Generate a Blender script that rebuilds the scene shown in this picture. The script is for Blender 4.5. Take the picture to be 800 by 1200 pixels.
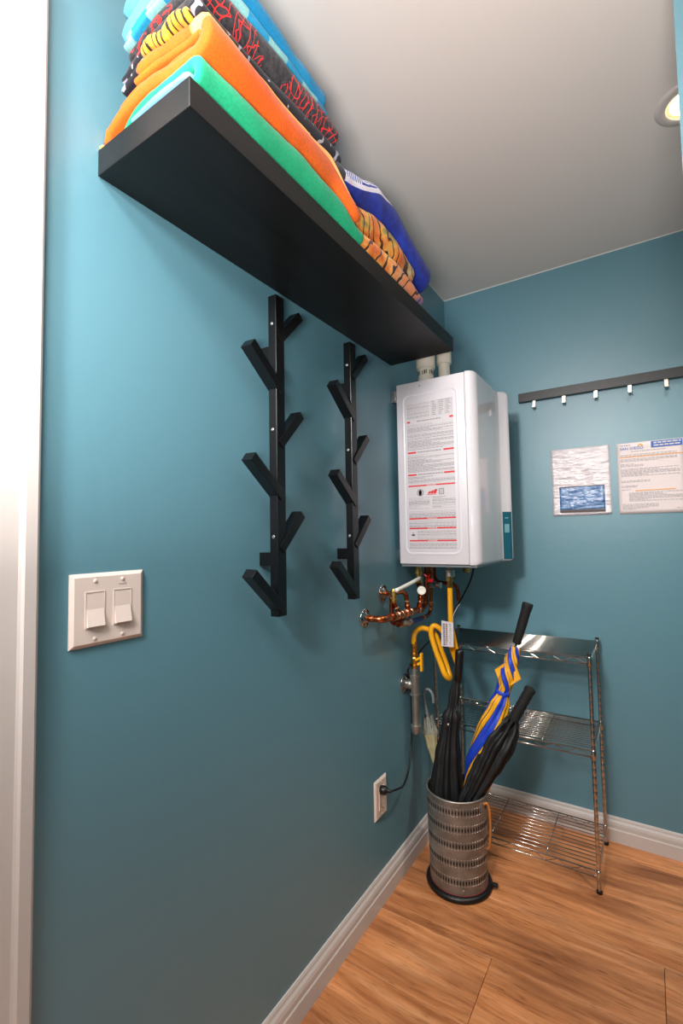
import bpy, bmesh, math, random
from mathutils import Vector, Matrix, noise
C = bpy.context.scene.collection
for o in list(bpy.data.objects): bpy.data.objects.remove(o)
R = math.radians
rnd = random.Random(7)

# ------------------------------------------------------------------ camera, light, exposure
cd = bpy.data.cameras.new('camera'); cam = bpy.data.objects.new('camera', cd); C.objects.link(cam)
cam.location = (0.78777, -2.16774, 1.20022)
cam.rotation_euler = (1.62376, 0.016653, 0.575986)
cd.sensor_fit = 'AUTO'; cd.sensor_width = 36; cd.lens = 551.93 / 1200 * 36; cd.clip_start = 0.02
sc = bpy.context.scene; sc.camera = cam
sc.view_settings.view_transform = 'Standard'; sc.view_settings.look = 'None'
sc.view_settings.gamma = 1; sc.view_settings.use_curve_mapping = False
sc.view_settings.exposure = 0.25
w = bpy.data.worlds.new('world'); sc.world = w; w.use_nodes = True
w.node_tree.nodes['Background'].inputs[0].default_value = (.9, .95, 1, 1)
w.node_tree.nodes['Background'].inputs[1].default_value = 0.05
def lamp(name, kind, loc, energy, col, rot=(0, 0, 0), **kw):
    l = bpy.data.lights.new(name, kind); l.energy = energy; l.color = col
    for k, v in kw.items(): setattr(l, k, v)
    o = bpy.data.objects.new(name, l); C.objects.link(o); o.location = loc; o.rotation_euler = rot
    return o
def aimed(p, q): return (Vector(q) - Vector(p)).to_track_quat('-Z', 'Y').to_euler()
KEY = (.46, -2.95, 2.06)
lamp('added_key_spot', 'SPOT', KEY, 128, (1, .97, .96), rot=aimed(KEY, (.02, -.85, 1.36)), spot_size=R(66), spot_blend=1, shadow_soft_size=.12)  # unseen key spot, added to lift the left wall and back-wall sheen
lamp('added_bounce_area', 'AREA', (.36, -2.44, 2.325), 22, (1, .96, .94), shape='DISK', size=.40)  # added area lamp standing in for light bounced off the ceiling
lamp('added_ceiling_fill', 'AREA', (.76, -2.40, 1.15), 38, (1, .95, .92), rot=(math.pi, 0, 0), shape='DISK', size=.36)  # upward fill added behind the camera to brighten the ceiling
lamp('recessed_bulb_light', 'SPOT', (.929, -.652, 2.325), 50, (1, .90, .78), rot=aimed((.929, -.652, 2.325), (.98, -.45, .8)), spot_size=R(100), spot_blend=.9, shadow_soft_size=.045)

H = 2.3443
# ------------------------------------------------------------------ materials
def lin(r, g, b):
    f = lambda c: (c / 255 / 12.92) if c / 255 < .04045 else ((c / 255 + .055) / 1.055) ** 2.4
    return (f(r), f(g), f(b), 1)
def nodes(m): return m.node_tree.nodes, m.node_tree.links
def mat(name, col, rough=.5, metal=0, bump=0, bscale=60, var=0, vscale=8, coat=0, sheen=0, trans=0, emit=None, estr=0, alpha=1, bdist=.002, stretch=None):
    m = bpy.data.materials.new(name); m.use_nodes = True
    n, l = nodes(m); p = n['Principled BSDF']
    p.inputs['Base Color'].default_value = col; p.inputs['Roughness'].default_value = rough; p.inputs['Metallic'].default_value = metal
    if coat: p.inputs['Coat Weight'].default_value = coat; p.inputs['Coat Roughness'].default_value = .05
    if sheen: p.inputs['Sheen Weight'].default_value = sheen; p.inputs['Sheen Roughness'].default_value = .5
    if trans: p.inputs['Transmission Weight'].default_value = trans
    p.inputs['Alpha'].default_value = alpha
    if emit: p.inputs['Emission Color'].default_value = emit; p.inputs['Emission Strength'].default_value = estr
    if bump or var:
        tc = n.new('ShaderNodeTexCoord'); mp = n.new('ShaderNodeMapping'); l.new(tc.outputs['Object'], mp.inputs['Vector'])
        if stretch: mp.inputs['Scale'].default_value = stretch
    if bump:
        t = n.new('ShaderNodeTexNoise'); t.inputs['Scale'].default_value = bscale; t.inputs['Detail'].default_value = 4
        l.new(mp.outputs[0], t.inputs['Vector'])
        b = n.new('ShaderNodeBump'); b.inputs['Strength'].default_value = bump; b.inputs['Distance'].default_value = bdist
        l.new(t.outputs['Fac'], b.inputs['Height']); l.new(b.outputs[0], p.inputs['Normal'])
    if var:
        t2 = n.new('ShaderNodeTexNoise'); t2.inputs['Scale'].default_value = vscale; t2.inputs['Detail'].default_value = 6
        l.new(mp.outputs[0], t2.inputs['Vector'])
        h = n.new('ShaderNodeMapRange'); h.inputs['From Min'].default_value = .3; h.inputs['From Max'].default_value = .7
        h.inputs['To Min'].default_value = 1 - var; h.inputs['To Max'].default_value = 1 + var
        l.new(t2.outputs['Fac'], h.inputs['Value'])
        mx = n.new('ShaderNodeVectorMath'); mx.operation = 'SCALE'; mx.inputs[0].default_value = col[:3]
        l.new(h.outputs[0], mx.inputs['Scale']); l.new(mx.outputs[0], p.inputs['Base Color'])
    return m
def pattern(name, build, rough=.95, sheen=.08, bump=.5, bscale=900):
    """cloth material: build(n, l, coord) returns a colour socket"""
    m = mat(name, (1, 1, 1, 1), rough, sheen=sheen, bump=bump, bscale=bscale, bdist=.001)
    n, l = nodes(m); tc = n.new('ShaderNodeTexCoord')
    s = build(n, l, tc.outputs['Object'])
    hsv = n.new('ShaderNodeTexNoise'); hsv.inputs['Scale'].default_value = 260; hsv.inputs['Detail'].default_value = 2
    l.new(tc.outputs['Object'], hsv.inputs['Vector'])
    mr = n.new('ShaderNodeMapRange'); mr.inputs['From Min'].default_value = .3; mr.inputs['From Max'].default_value = .7
    mr.inputs['To Min'].default_value = .86; mr.inputs['To Max'].default_value = 1.12; l.new(hsv.outputs['Fac'], mr.inputs['Value'])
    sc_ = n.new('ShaderNodeVectorMath'); sc_.operation = 'SCALE'; l.new(s, sc_.inputs[0]); l.new(mr.outputs[0], sc_.inputs['Scale'])
    l.new(sc_.outputs[0], n['Principled BSDF'].inputs['Base Color'])
    return m
def ramp(n, l, fac, stops, interp='CONSTANT'):
    r = n.new('ShaderNodeValToRGB'); r.color_ramp.interpolation = interp; e = r.color_ramp.elements
    while len(e) < len(stops): e.new(.5)
    for i, (p, c) in enumerate(stops): e[i].position = p; e[i].color = c
    l.new(fac, r.inputs['Fac']); return r.outputs['Color']
def mix(n, l, fac, a, b):
    x = n.new('ShaderNodeMix'); x.data_type = 'RGBA'
    if isinstance(fac, (int, float)): x.inputs[0].default_value = fac
    else: l.new(fac, x.inputs[0])
    for s, v in ((6, a), (7, b)):
        if isinstance(v, tuple): x.inputs[s].default_value = v
        else: l.new(v, x.inputs[s])
    return x.outputs[2]
def mapped(n, l, co, scale=(1, 1, 1), rot=(0, 0, 0), loc=(0, 0, 0)):
    mp = n.new('ShaderNodeMapping'); l.new(co, mp.inputs['Vector'])
    mp.inputs['Scale'].default_value = scale; mp.inputs['Rotation'].default_value = rot; mp.inputs['Location'].default_value = loc
    return mp.outputs[0]
def wave(n, l, co, scale, dist=0, axis='X', dscale=1, prof='SIN'):
    t = n.new('ShaderNodeTexWave'); t.bands_direction = axis; t.wave_profile = prof
    t.inputs['Scale'].default_value = scale; t.inputs['Distortion'].default_value = dist; t.inputs['Detail Scale'].default_value = dscale
    l.new(co, t.inputs['Vector']); return t.outputs['Fac']
def noisef(n, l, co, scale, detail=2):
    t = n.new('ShaderNodeTexNoise'); t.inputs['Scale'].default_value = scale; t.inputs['Detail'].default_value = detail
    l.new(co, t.inputs['Vector']); return t.outputs['Fac']

M = {}
M['wall'] = mat('teal_wall_paint', lin(92, 138, 152), .40, bump=.22, bscale=34, bdist=.0022); M['wall'].node_tree.nodes['Principled BSDF'].inputs['Specular IOR Level'].default_value = .75
M['ceiling'] = mat('ceiling_paint', lin(226, 219, 213), .55, bump=.15, bscale=12, bdist=.003)
M['white'] = mat('white_gloss_paint', lin(206, 198, 193), .5, bump=.05, bscale=30)
M['caulk'] = mat('white_caulk', lin(225, 228, 225), .6)
M['plaster'] = mat('warm_white_plaster', lin(225, 218, 210), .8)
M['black_wood'] = mat('black_brown_wood', lin(14, 12, 12), .42, bump=.15, bscale=90, var=.35, vscale=30, stretch=(1, .06, 1)); M['black_wood'].node_tree.nodes['Principled BSDF'].inputs['Specular IOR Level'].default_value = .36
M['black_lacquer'] = mat('black_lacquer', lin(9, 7, 8), .3, bump=.08, bscale=50)
M['black_lacquer_v'] = mat('black_lacquer_rail', lin(16, 15, 16), .4, bump=.1, bscale=90, var=.2, vscale=40, stretch=(.06, 1, 1))
M['steel'] = mat('brushed_steel', lin(190, 188, 185), .32, 1)
M['nickel'] = mat('satin_nickel', lin(190, 184, 176), .35, 1)
M['chrome'] = mat('rack_chrome', lin(200, 196, 192), .16, 1)
M['zinc_pipe'] = mat('grey_steel_pipe', lin(150, 148, 142), .42, .8, bump=.2, bscale=120, var=.2, vscale=30)
M['copper'] = mat('copper', lin(190, 104, 62), .27, 1, var=.45, vscale=40)
M['copper_dark'] = mat('tarnished_copper', lin(140, 70, 42), .35, 1, var=.5, vscale=50)
M['solder'] = mat('solder_ring', lin(205, 170, 140), .3, 1)
M['brass'] = mat('brass', lin(196, 156, 84), .3, 1, var=.25, vscale=60)
M['yellow'] = mat('yellow_hose_coat', lin(240, 170, 12), .38, bump=.1, bscale=200)
M['yellow_lever'] = mat('yellow_lever', lin(250, 180, 10), .4)
M['red'] = mat('red_handle', lin(205, 22, 30), .35)
M['blue_handle'] = mat('blue_handle', lin(20, 50, 150), .4)
M['white_tube'] = mat('white_plastic_tube', lin(225, 225, 215), .4)
M['pvc'] = mat('cream_pvc', lin(226, 220, 205), .4, var=.04)
M['ink'] = mat('black_ink', lin(25, 25, 28), .5)
M['enamel'] = mat('white_enamel', lin(220, 217, 221), .16, coat=.5)
M['enamel_side'] = mat('white_enamel_side', lin(216, 212, 217), .3, coat=.15)
M['label'] = mat('label_paper', lin(208, 203, 206), .5)
M['grey_print'] = mat('grey_print', lin(150, 146, 150), .6)
M['grey_print_light'] = mat('pale_grey_print', lin(186, 181, 184), .6)
M['red_print'] = mat('red_print', lin(215, 40, 45), .5)
M['panel'] = mat('teal_control_panel', lin(30, 88, 104), .15, coat=.6)
M['panel_light'] = mat('pale_teal_display', lin(110, 160, 172), .25)
M['dark_gap'] = mat('dark_gap', lin(22, 24, 28), .6)
M['black_plastic'] = mat('black_plastic', lin(10, 9, 10), .42)
M['black_cord'] = mat('black_cord', lin(14, 14, 15), .5)
M['black_foam'] = mat('black_foam', lin(8, 8, 9), .8, bump=.4, bscale=260)
M['black_cloth'] = mat('black_nylon', lin(8, 8, 10), .6, bump=.35, bscale=90)
M['blue_cloth'] = mat('blue_nylon', lin(26, 66, 190), .5, bump=.25, bscale=110)
M['navy_cloth'] = mat('navy_nylon', lin(16, 26, 78), .5)
M['gold_cloth'] = mat('golden_yellow_nylon', lin(238, 170, 22), .5, bump=.25, bscale=110)
M['grey_plastic'] = mat('grey_plastic', lin(120, 126, 130), .35)
M['clear_vinyl'] = mat('clear_vinyl', lin(214, 214, 200), .18, trans=.55, alpha=.8)
M['cream_vinyl'] = mat('cream_vinyl', lin(205, 194, 150), .35, trans=.2)
M['galv'] = mat('galvanised_steel', lin(146, 140, 132), .5, .75, bump=.3, bscale=70, var=.28, vscale=26)
M['galv_rim'] = mat('galvanised_rim', lin(176, 172, 166), .4, .85, var=.15, vscale=40)
M['slot'] = mat('slot_shadow', lin(18, 17, 16), .8)
M['rust'] = mat('red_rust_line', lin(128, 52, 46), .7)
M['leather'] = mat('tan_leather', lin(186, 112, 48), .6, bump=.3, bscale=100)
M['switch'] = mat('ivory_switch', lin(222, 206, 196), .33)
M['outlet'] = mat('ivory_outlet', lin(226, 206, 192), .35)
M['paper'] = mat('notice_paper', lin(226, 214, 214), .55, bump=.15, bscale=20)
M['orange_print'] = mat('orange_print', lin(240, 165, 60), .5)
M['blue_print'] = mat('blue_print', lin(38, 96, 178), .5)
M['bulb'] = mat('bulb_glow', (1, 1, 1, 1), .5, emit=(1, .86, .55, 1), estr=9)
M['baffle'] = mat('cream_baffle', lin(240, 225, 170), .4)
M['plaid'] = None

def m_foil():
    m = mat('crinkled_plastic_sleeve', lin(214, 206, 210), .12, coat=.8)
    n, l = nodes(m); tc = n.new('ShaderNodeTexCoord')
    f = noisef(n, l, mapped(n, l, tc.outputs['Object'], (14, 14, 38)), 1.2, 5)
    b = n.new('ShaderNodeBump'); b.inputs['Strength'].default_value = .9; b.inputs['Distance'].default_value = .012
    l.new(f, b.inputs['Height']); l.new(b.outputs[0], n['Principled BSDF'].inputs['Normal'])
    l.new(b.outputs[0], n['Principled BSDF'].inputs['Coat Normal'])
    return m
M['foil'] = m_foil()
def m_foilblue():
    m = m_foil(); m.name = 'crinkled_blue_print'; n, l = nodes(m); tc = n.new('ShaderNodeTexCoord')
    f = noisef(n, l, tc.outputs['Object'], 28, 4)
    l.new(ramp(n, l, f, [(.3, lin(52, 96, 150)), (.55, lin(82, 128, 178)), (.72, lin(170, 196, 220))], 'LINEAR'), n['Principled BSDF'].inputs['Base Color'])
    return m
M['foil_blue'] = m_foilblue()

def m_floor():
    m = mat('oak_plank', (1, 1, 1, 1), .42, bump=.0)
    n, l = nodes(m); p = n['Principled BSDF']
    tc = n.new('ShaderNodeTexCoord'); oi = n.new('ShaderNodeObjectInfo')
    off = n.new('ShaderNodeVectorMath'); off.operation = 'SCALE'; off.inputs[0].default_value = (13, 31, 7); l.new(oi.outputs['Random'], off.inputs['Scale'])
    ad = n.new('ShaderNodeVectorMath'); l.new(tc.outputs['Object'], ad.inputs[0]); l.new(off.outputs[0], ad.inputs[1])
    co = ad.outputs[0]
    warp = n.new('ShaderNodeTexNoise'); warp.inputs['Scale'].default_value = 2.2; l.new(mapped(n, l, co, (1, 2.6, 1)), warp.inputs['Vector'])
    wv = n.new('ShaderNodeVectorMath'); wv.operation = 'MULTIPLY_ADD'; l.new(warp.outputs['Color'], wv.inputs[0]); wv.inputs[1].default_value = (.0, .07, 0); l.new(co, wv.inputs[2])
    g1 = noisef(n, l, mapped(n, l, wv.outputs[0], (1.3, 20, 1)), 2.4, 8)
    g2 = noisef(n, l, mapped(n, l, wv.outputs[0], (4, 160, 1)), 2, 3)
    big = noisef(n, l, mapped(n, l, co, (1.6, 6, 1)), 1.8, 3)
    base = ramp(n, l, g1, [(.25, lin(172, 104, 58)), (.45, lin(210, 140, 88)), (.6, lin(226, 157, 105)), (.8, lin(240, 180, 130))], 'LINEAR')
    dk = ramp(n, l, big, [(.30, (.42, .33, .28, 1)), (.48, (.80, .76, .73, 1)), (.68, (1.08, 1.05, 1.03, 1))], 'LINEAR')
    mm = n.new('ShaderNodeMix'); mm.data_type = 'RGBA'; mm.blend_type = 'MULTIPLY'; mm.inputs[0].default_value = .9; l.new(base, mm.inputs[6]); l.new(dk, mm.inputs[7])
    fine = ramp(n, l, g2, [(.3, (.78, .76, .74, 1)), (.6, (1.05, 1.05, 1.05, 1))], 'LINEAR')
    m2 = n.new('ShaderNodeMix'); m2.data_type = 'RGBA'; m2.blend_type = 'MULTIPLY'; m2.inputs[0].default_value = .6; l.new(mm.outputs[2], m2.inputs[6]); l.new(fine, m2.inputs[7])
    pores = ramp(n, l, noisef(n, l, mapped(n, l, wv.outputs[0], (9, 70, 1)), 2.2, 5), [(.28, (.55, .47, .42, 1)), (.42, (.95, .94, .93, 1)), (.7, (1.05, 1.04, 1.03, 1))], 'LINEAR')
    m3 = n.new('ShaderNodeMix'); m3.data_type = 'RGBA'; m3.blend_type = 'MULTIPLY'; m3.inputs[0].default_value = .9; l.new(m2.outputs[2], m3.inputs[6]); l.new(pores, m3.inputs[7]); m2 = m3
    rr = n.new('ShaderNodeMapRange'); rr.inputs['To Min'].default_value = .88; rr.inputs['To Max'].default_value = 1.22; l.new(oi.outputs['Random'], rr.inputs['Value'])
    s = n.new('ShaderNodeVectorMath'); s.operation = 'SCALE'; l.new(m2.outputs[2], s.inputs[0]); l.new(rr.outputs[0], s.inputs['Scale'])
    l.new(s.outputs[0], p.inputs['Base Color'])
    b = n.new('ShaderNodeBump'); b.inputs['Strength'].default_value = .25; b.inputs['Distance'].default_value = .001; l.new(g2, b.inputs['Height']); l.new(b.outputs[0], p.inputs['Normal'])
    return m
M['oak'] = m_floor()

# towels -------------------------------------------------------------
def solid(c, c2=None, sc_=6):
    def f(n, l, co):
        return ramp(n, l, noisef(n, l, co, sc_, 3), [(.35, c2 or c), (.65, c)], 'LINEAR')
    return f
M['t_green'] = pattern('green_terry', solid(lin(12, 168, 118), lin(5, 136, 92)))
M['t_lblue'] = pattern('light_blue_terry', solid(lin(116, 168, 216), lin(90, 146, 204)))
M['t_orange'] = pattern('orange_terry', solid(lin(230, 104, 4), lin(216, 86, 0)))
M['t_orange2'] = M['t_orange']
def b_orange(n, l, co):
    at_ = n.new('ShaderNodeAttribute'); at_.attribute_name = 'fold'
    k = ramp(n, l, at_.outputs['Fac'], [(.572, (0, 0, 0, 1)), (.59, (1, 1, 1, 1)), (.66, (1, 1, 1, 1)), (.68, (0, 0, 0, 1))], 'LINEAR')
    return mix(n, l, k, solid(lin(228, 100, 4), lin(212, 82, 0))(n, l, co), solid(lin(240, 182, 122), lin(238, 160, 92))(n, l, co))
M['t_orange'] = pattern('orange_terry_peach_top', b_orange)
M['t_peach'] = pattern('peach_terry', solid(lin(250, 190, 130), lin(246, 160, 80)))
M['t_cream'] = pattern('cream_terry', solid(lin(246, 205, 90)))
def b_navy(n, l, co):
    v = wave(n, l, mapped(n, l, co, (1, 1, .6), (R(25), R(20), 0)), 13, 7, 'Y', 1.8)
    k = ramp(n, l, v, [(0, (0, 0, 0, 1)), (.90, (1, 1, 1, 1))])
    q = ramp(n, l, noisef(n, l, co, 26, 2), [(0, (0, 0, 0, 1)), (.5, (1, 1, 1, 1))])
    mm = n.new('ShaderNodeMix'); mm.data_type = 'RGBA'; mm.blend_type = 'MULTIPLY'; mm.inputs[0].default_value = 1; l.new(k, mm.inputs[6]); l.new(q, mm.inputs[7])
    return mix(n, l, mm.outputs[2], lin(20, 20, 30), lin(150, 150, 160))
M['t_navy'] = pattern('black_towel_grey_dashes', b_navy)
def b_tiger(n, l, co):
    v = wave(n, l, mapped(n, l, co, (1, .3, .35), (0, R(20), 0)), 26, 5, 'X', 2.2)
    return ramp(n, l, v, [(0, lin(30, 24, 20)), (.15, lin(216, 150, 34)), (.95, lin(228, 172, 66))])
M['t_tiger'] = pattern('yellow_tiger_stripe', b_tiger)
def b_char(n, l, co):
    a = wave(n, l, mapped(n, l, co, (1, 1, 1), (0, 0, R(12))), 11, 9, 'Y', 1.2)
    red = ramp(n, l, a, [(0, (0, 0, 0, 1)), (.40, (1, 1, 1, 1)), (.58, (0, 0, 0, 1))])
    a2 = wave(n, l, mapped(n, l, co, (1, .5, 1.6), (0, 0, R(65))), 10, 12, 'X', 1.7)
    red2 = ramp(n, l, a2, [(0, (0, 0, 0, 1)), (.44, (1, 1, 1, 1)), (.57, (0, 0, 0, 1))])
    msk = ramp(n, l, noisef(n, l, co, 9, 2), [(0, (0, 0, 0, 1)), (.40, (1, 1, 1, 1))])
    g = ramp(n, l, noisef(n, l, mapped(n, l, co, (60, 60, 60)), 2, 3), [(.3, lin(24, 22, 25)), (.7, lin(62, 60, 64))], 'LINEAR')
    ml = n.new('ShaderNodeMix'); ml.data_type = 'RGBA'; ml.blend_type = 'LIGHTEN'; ml.inputs[0].default_value = 1; l.new(red, ml.inputs[6]); l.new(red2, ml.inputs[7])
    mm = n.new('ShaderNodeMix'); mm.data_type = 'RGBA'; mm.blend_type = 'MULTIPLY'; mm.inputs[0].default_value = 1; l.new(ml.outputs[2], mm.inputs[6]); l.new(msk, mm.inputs[7])
    return mix(n, l, mm.outputs[2], g, lin(226, 38, 36))
M['t_char'] = pattern('charcoal_towel_red_scribble', b_char)
M['t_turq'] = pattern('turquoise_terry', solid(lin(10, 150, 196), lin(4, 128, 178)))
M['t_aqua'] = pattern('pale_aqua_terry', solid(lin(108, 176, 186), lin(78, 158, 178)))
def b_check(n, l, co):
    t = n.new('ShaderNodeTexChecker'); t.inputs['Scale'].default_value = 24
    t.inputs['Color1'].default_value = lin(26, 140, 184); t.inputs['Color2'].default_value = lin(130, 186, 186); l.new(mapped(n, l, co, (1, .8, .0)), t.inputs['Vector'])
    return t.outputs['Color']
M['t_check'] = pattern('blue_aqua_check', b_check)
M['t_grey'] = pattern('charcoal_grey_terry', solid(lin(58, 56, 64), lin(38, 37, 44)))
def b_blue(n, l, co):
    at_ = n.new('ShaderNodeAttribute'); at_.attribute_name = 'fold'
    sx = n.new('ShaderNodeSeparateXYZ'); l.new(co, sx.inputs[0])
    st = ramp(n, l, wave(n, l, mapped(n, l, co, (1, 1, 1)), 34, 0, 'Y'), [(0, lin(24, 44, 150)), (.5, lin(226, 224, 236))])
    ln = ramp(n, l, wave(n, l, mapped(n, l, co, (1, 1, 1)), 46, 0, 'X'), [(0, lin(24, 44, 150)), (.35, lin(222, 218, 232))])
    b = ramp(n, l, noisef(n, l, co, 30, 3), [(.3, lin(8, 26, 120)), (.7, lin(24, 54, 172))], 'LINEAR')
    near = n.new('ShaderNodeMath'); near.operation = 'LESS_THAN'; near.inputs[1].default_value = .075; l.new(sx.outputs['Y'], near.inputs[0])
    top = mix(n, l, near.outputs[0], ln, st)
    g1 = n.new('ShaderNodeMath'); g1.operation = 'GREATER_THAN'; l.new(at_.outputs['Fac'], g1.inputs[0])
    th = n.new('ShaderNodeMapRange'); th.inputs['From Min'].default_value = .05; th.inputs['From Max'].default_value = .40; th.inputs['To Min'].default_value = .475; th.inputs['To Max'].default_value = .575
    l.new(sx.outputs['Y'], th.inputs['Value']); l.new(th.outputs[0], g1.inputs[1])
    th2 = n.new('ShaderNodeMath'); th2.operation = 'ADD'; th2.inputs[1].default_value = .022; l.new(th.outputs[0], th2.inputs[0])
    g2 = n.new('ShaderNodeMath'); g2.operation = 'GREATER_THAN'; l.new(at_.outputs['Fac'], g2.inputs[0]); l.new(th2.outputs[0], g2.inputs[1])
    return mix(n, l, g1.outputs[0], b, mix(n, l, g2.outputs[0], lin(222, 214, 226), top))
M['t_blue'] = pattern('blue_towel_white_stripes', b_blue)
def b_floral(n, l, co):
    sx = n.new('ShaderNodeSeparateXYZ'); l.new(co, sx.inputs[0])
    a = noisef(n, l, mapped(n, l, co, (20, 16, 26)), 1, 3)
    c1 = ramp(n, l, a, [(.28, lin(206, 96, 30)), (.42, lin(238, 140, 52)), (.52, lin(250, 186, 90)), (.62, lin(226, 118, 52)), (.74, lin(200, 160, 60))], 'LINEAR')
    c2 = ramp(n, l, a, [(.28, lin(238, 160, 80)), (.45, lin(226, 140, 110)), (.58, lin(150, 120, 170)), (.72, lin(110, 110, 176))], 'LINEAR')
    mr = n.new('ShaderNodeMapRange'); mr.inputs['From Min'].default_value = .12; mr.inputs['From Max'].default_value = .34; l.new(sx.outputs['Y'], mr.inputs['Value'])
    base = mix(n, l, mr.outputs[0], c1, c2)
    v = wave(n, l, mapped(n, l, co, (1, 1, 1), (R(35), 0, R(20))), 9, 9, 'Y', 1.3)
    k = ramp(n, l, v, [(0, (1, 1, 1, 1)), (.07, (0, 0, 0, 1))])
    return mix(n, l, k, base, lin(52, 36, 34))
M['t_floral'] = pattern('orange_lily_print', b_floral)
def b_floral2(n, l, co):
    sx = n.new('ShaderNodeSeparateXYZ'); l.new(co, sx.inputs[0])
    a = noisef(n, l, mapped(n, l, co, (18, 14, 22), loc=(3, 1, 2)), 1, 3)
    c1 = ramp(n, l, a, [(.28, lin(176, 84, 30)), (.44, lin(222, 120, 40)), (.54, lin(232, 168, 70)), (.64, lin(150, 140, 60)), (.76, lin(226, 120, 50))], 'LINEAR')
    c2 = ramp(n, l, a, [(.3, lin(110, 140, 90)), (.5, lin(186, 190, 150)), (.7, lin(200, 120, 60))], 'LINEAR')
    mr = n.new('ShaderNodeMapRange'); mr.inputs['From Min'].default_value = .24; mr.inputs['From Max'].default_value = .32; l.new(sx.outputs['Y'], mr.inputs['Value'])
    base = mix(n, l, mr.outputs[0], c1, c2)
    v = wave(n, l, mapped(n, l, co, (1, 1, 1), (R(-30), 0, R(30))), 11, 10, 'Y', 1.2)
    k = ramp(n, l, v, [(0, (1, 1, 1, 1)), (.09, (0, 0, 0, 1))])
    return mix(n, l, k, base, lin(60, 36, 26))
M['t_floral2'] = pattern('brown_orange_lily_print', b_floral2)

# ------------------------------------------------------------------ mesh helpers
class MB:
    def __init__(s): s.v = []; s.f = []; s.m = []; s.mi = 0
    def add(s, vs, fs):
        b = len(s.v); s.v += [Vector(v) for v in vs]; s.f += [tuple(i + b for i in f) for f in fs]; s.m += [s.mi] * len(fs); return s
    def box(s, x0, x1, y0, y1, z0, z1, c=0):
        """box with a chamfer c on every edge"""
        if not c:
            return s.add([(x, y, z) for x in (x0, x1) for y in (y0, y1) for z in (z0, z1)],
                         [(0, 1, 3, 2), (4, 6, 7, 5), (0, 4, 5, 1), (2, 3, 7, 6), (0, 2, 6, 4), (1, 5, 7, 3)])
        bm = bmesh.new(); bmesh.ops.create_cube(bm, size=1)
        for v in bm.verts: v.co = Vector(((x0 + x1) / 2 + v.co.x * (x1 - x0), (y0 + y1) / 2 + v.co.y * (y1 - y0), (z0 + z1) / 2 + v.co.z * (z1 - z0)))
        bmesh.ops.bevel(bm, geom=bm.edges[:], offset=c, segments=2, affect='EDGES', profile=.5)
        s.bm(bm); return s
    def bm(s, bm):
        bm.verts.ensure_lookup_table(); bm.verts.index_update()
        s.add([v.co.copy() for v in bm.verts], [tuple(v.index for v in f.verts) for f in bm.faces]); bm.free(); return s
    def obox(s, p, q, wd, ht, up=(0, 0, 1), c=.0):
        """square bar from p to q"""
        p, q = Vector(p), Vector(q); d = (q - p).normalized(); u = Vector(up); a = d.cross(u).normalized(); b = a.cross(d).normalized()
        t = MB().box(-wd / 2, wd / 2, -ht / 2, ht / 2, 0, (q - p).length, c)
        return s.add([p + a * v.x + b * v.y + d * v.z for v in t.v], t.f)
    def tube(s, pts, r, seg=12, cap=True, smooth_n=0):
        pts = [Vector(p) for p in pts]
        if smooth_n: pts = spline(pts, smooth_n)
        rs = r if isinstance(r, (list, tuple)) else [r] * len(pts)
        if len(rs) != len(pts): rs = [rs[min(len(rs) - 1, int(i / max(1, len(pts) - 1) * (len(rs) - 1) + .5))] for i in range(len(pts))]
        n = None; vs = []; fs = []
        for i, p in enumerate(pts):
            d = (pts[min(i + 1, len(pts) - 1)] - pts[max(i - 1, 0)]).normalized()
            if n is None:
                n = d.orthogonal().normalized()
            n = (n - d * n.dot(d)).normalized(); b = d.cross(n)
            for k in range(seg):
                a = 2 * math.pi * k / seg; vs.append(p + (n * math.cos(a) + b * math.sin(a)) * rs[i])
        for i in range(len(pts) - 1):
            for k in range(seg):
                k2 = (k + 1) % seg; fs.append((i * seg + k, i * seg + k2, (i + 1) * seg + k2, (i + 1) * seg + k))
        if cap: fs.append(tuple(range(seg))[::-1]); fs.append(tuple((len(pts) - 1) * seg + k for k in range(seg)))
        return s.add(vs, fs)
    def lathe(s, o, axis, prof, seg=32, cap=True):
        """prof: list of (distance along axis, radius)"""
        o = Vector(o); d = Vector(axis).normalized(); n = d.orthogonal().normalized(); b = d.cross(n); vs = []; fs = []
        for (t, r) in prof:
            for k in range(seg):
                a = 2 * math.pi * k / seg; vs.append(o + d * t + (n * math.cos(a) + b * math.sin(a)) * r)
        for i in range(len(prof) - 1):
            for k in range(seg):
                k2 = (k + 1) % seg; fs.append((i * seg + k, i * seg + k2, (i + 1) * seg + k2, (i + 1) * seg + k))
        if cap: fs.append(tuple(range(seg))[::-1]); fs.append(tuple((len(prof) - 1) * seg + k for k in range(seg)))
        return s.add(vs, fs)
    def prism(s, poly, axis, a, b):
        """extrude a polygon (pairs in the other two axes, in xyz order) along axis"""
        n = len(poly); put = {'x': lambda p, t: (t, p[0], p[1]), 'y': lambda p, t: (p[0], t, p[1]), 'z': lambda p, t: (p[0], p[1], t)}[axis]
        vs = [put(p, a) for p in poly] + [put(p, b) for p in poly]
        return s.add(vs, [(i, (i + 1) % n, n + (i + 1) % n, n + i) for i in range(n)] + [tuple(range(n))[::-1], tuple(range(n, 2 * n))])
    def sphere(s, c, r, seg=16, sz=1):
        prof = [(-r * math.cos(math.pi * i / 10) * sz, max(1e-5, r * math.sin(math.pi * i / 10))) for i in range(11)]
        return s.lathe(c, (0, 0, 1), prof, seg)
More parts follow.
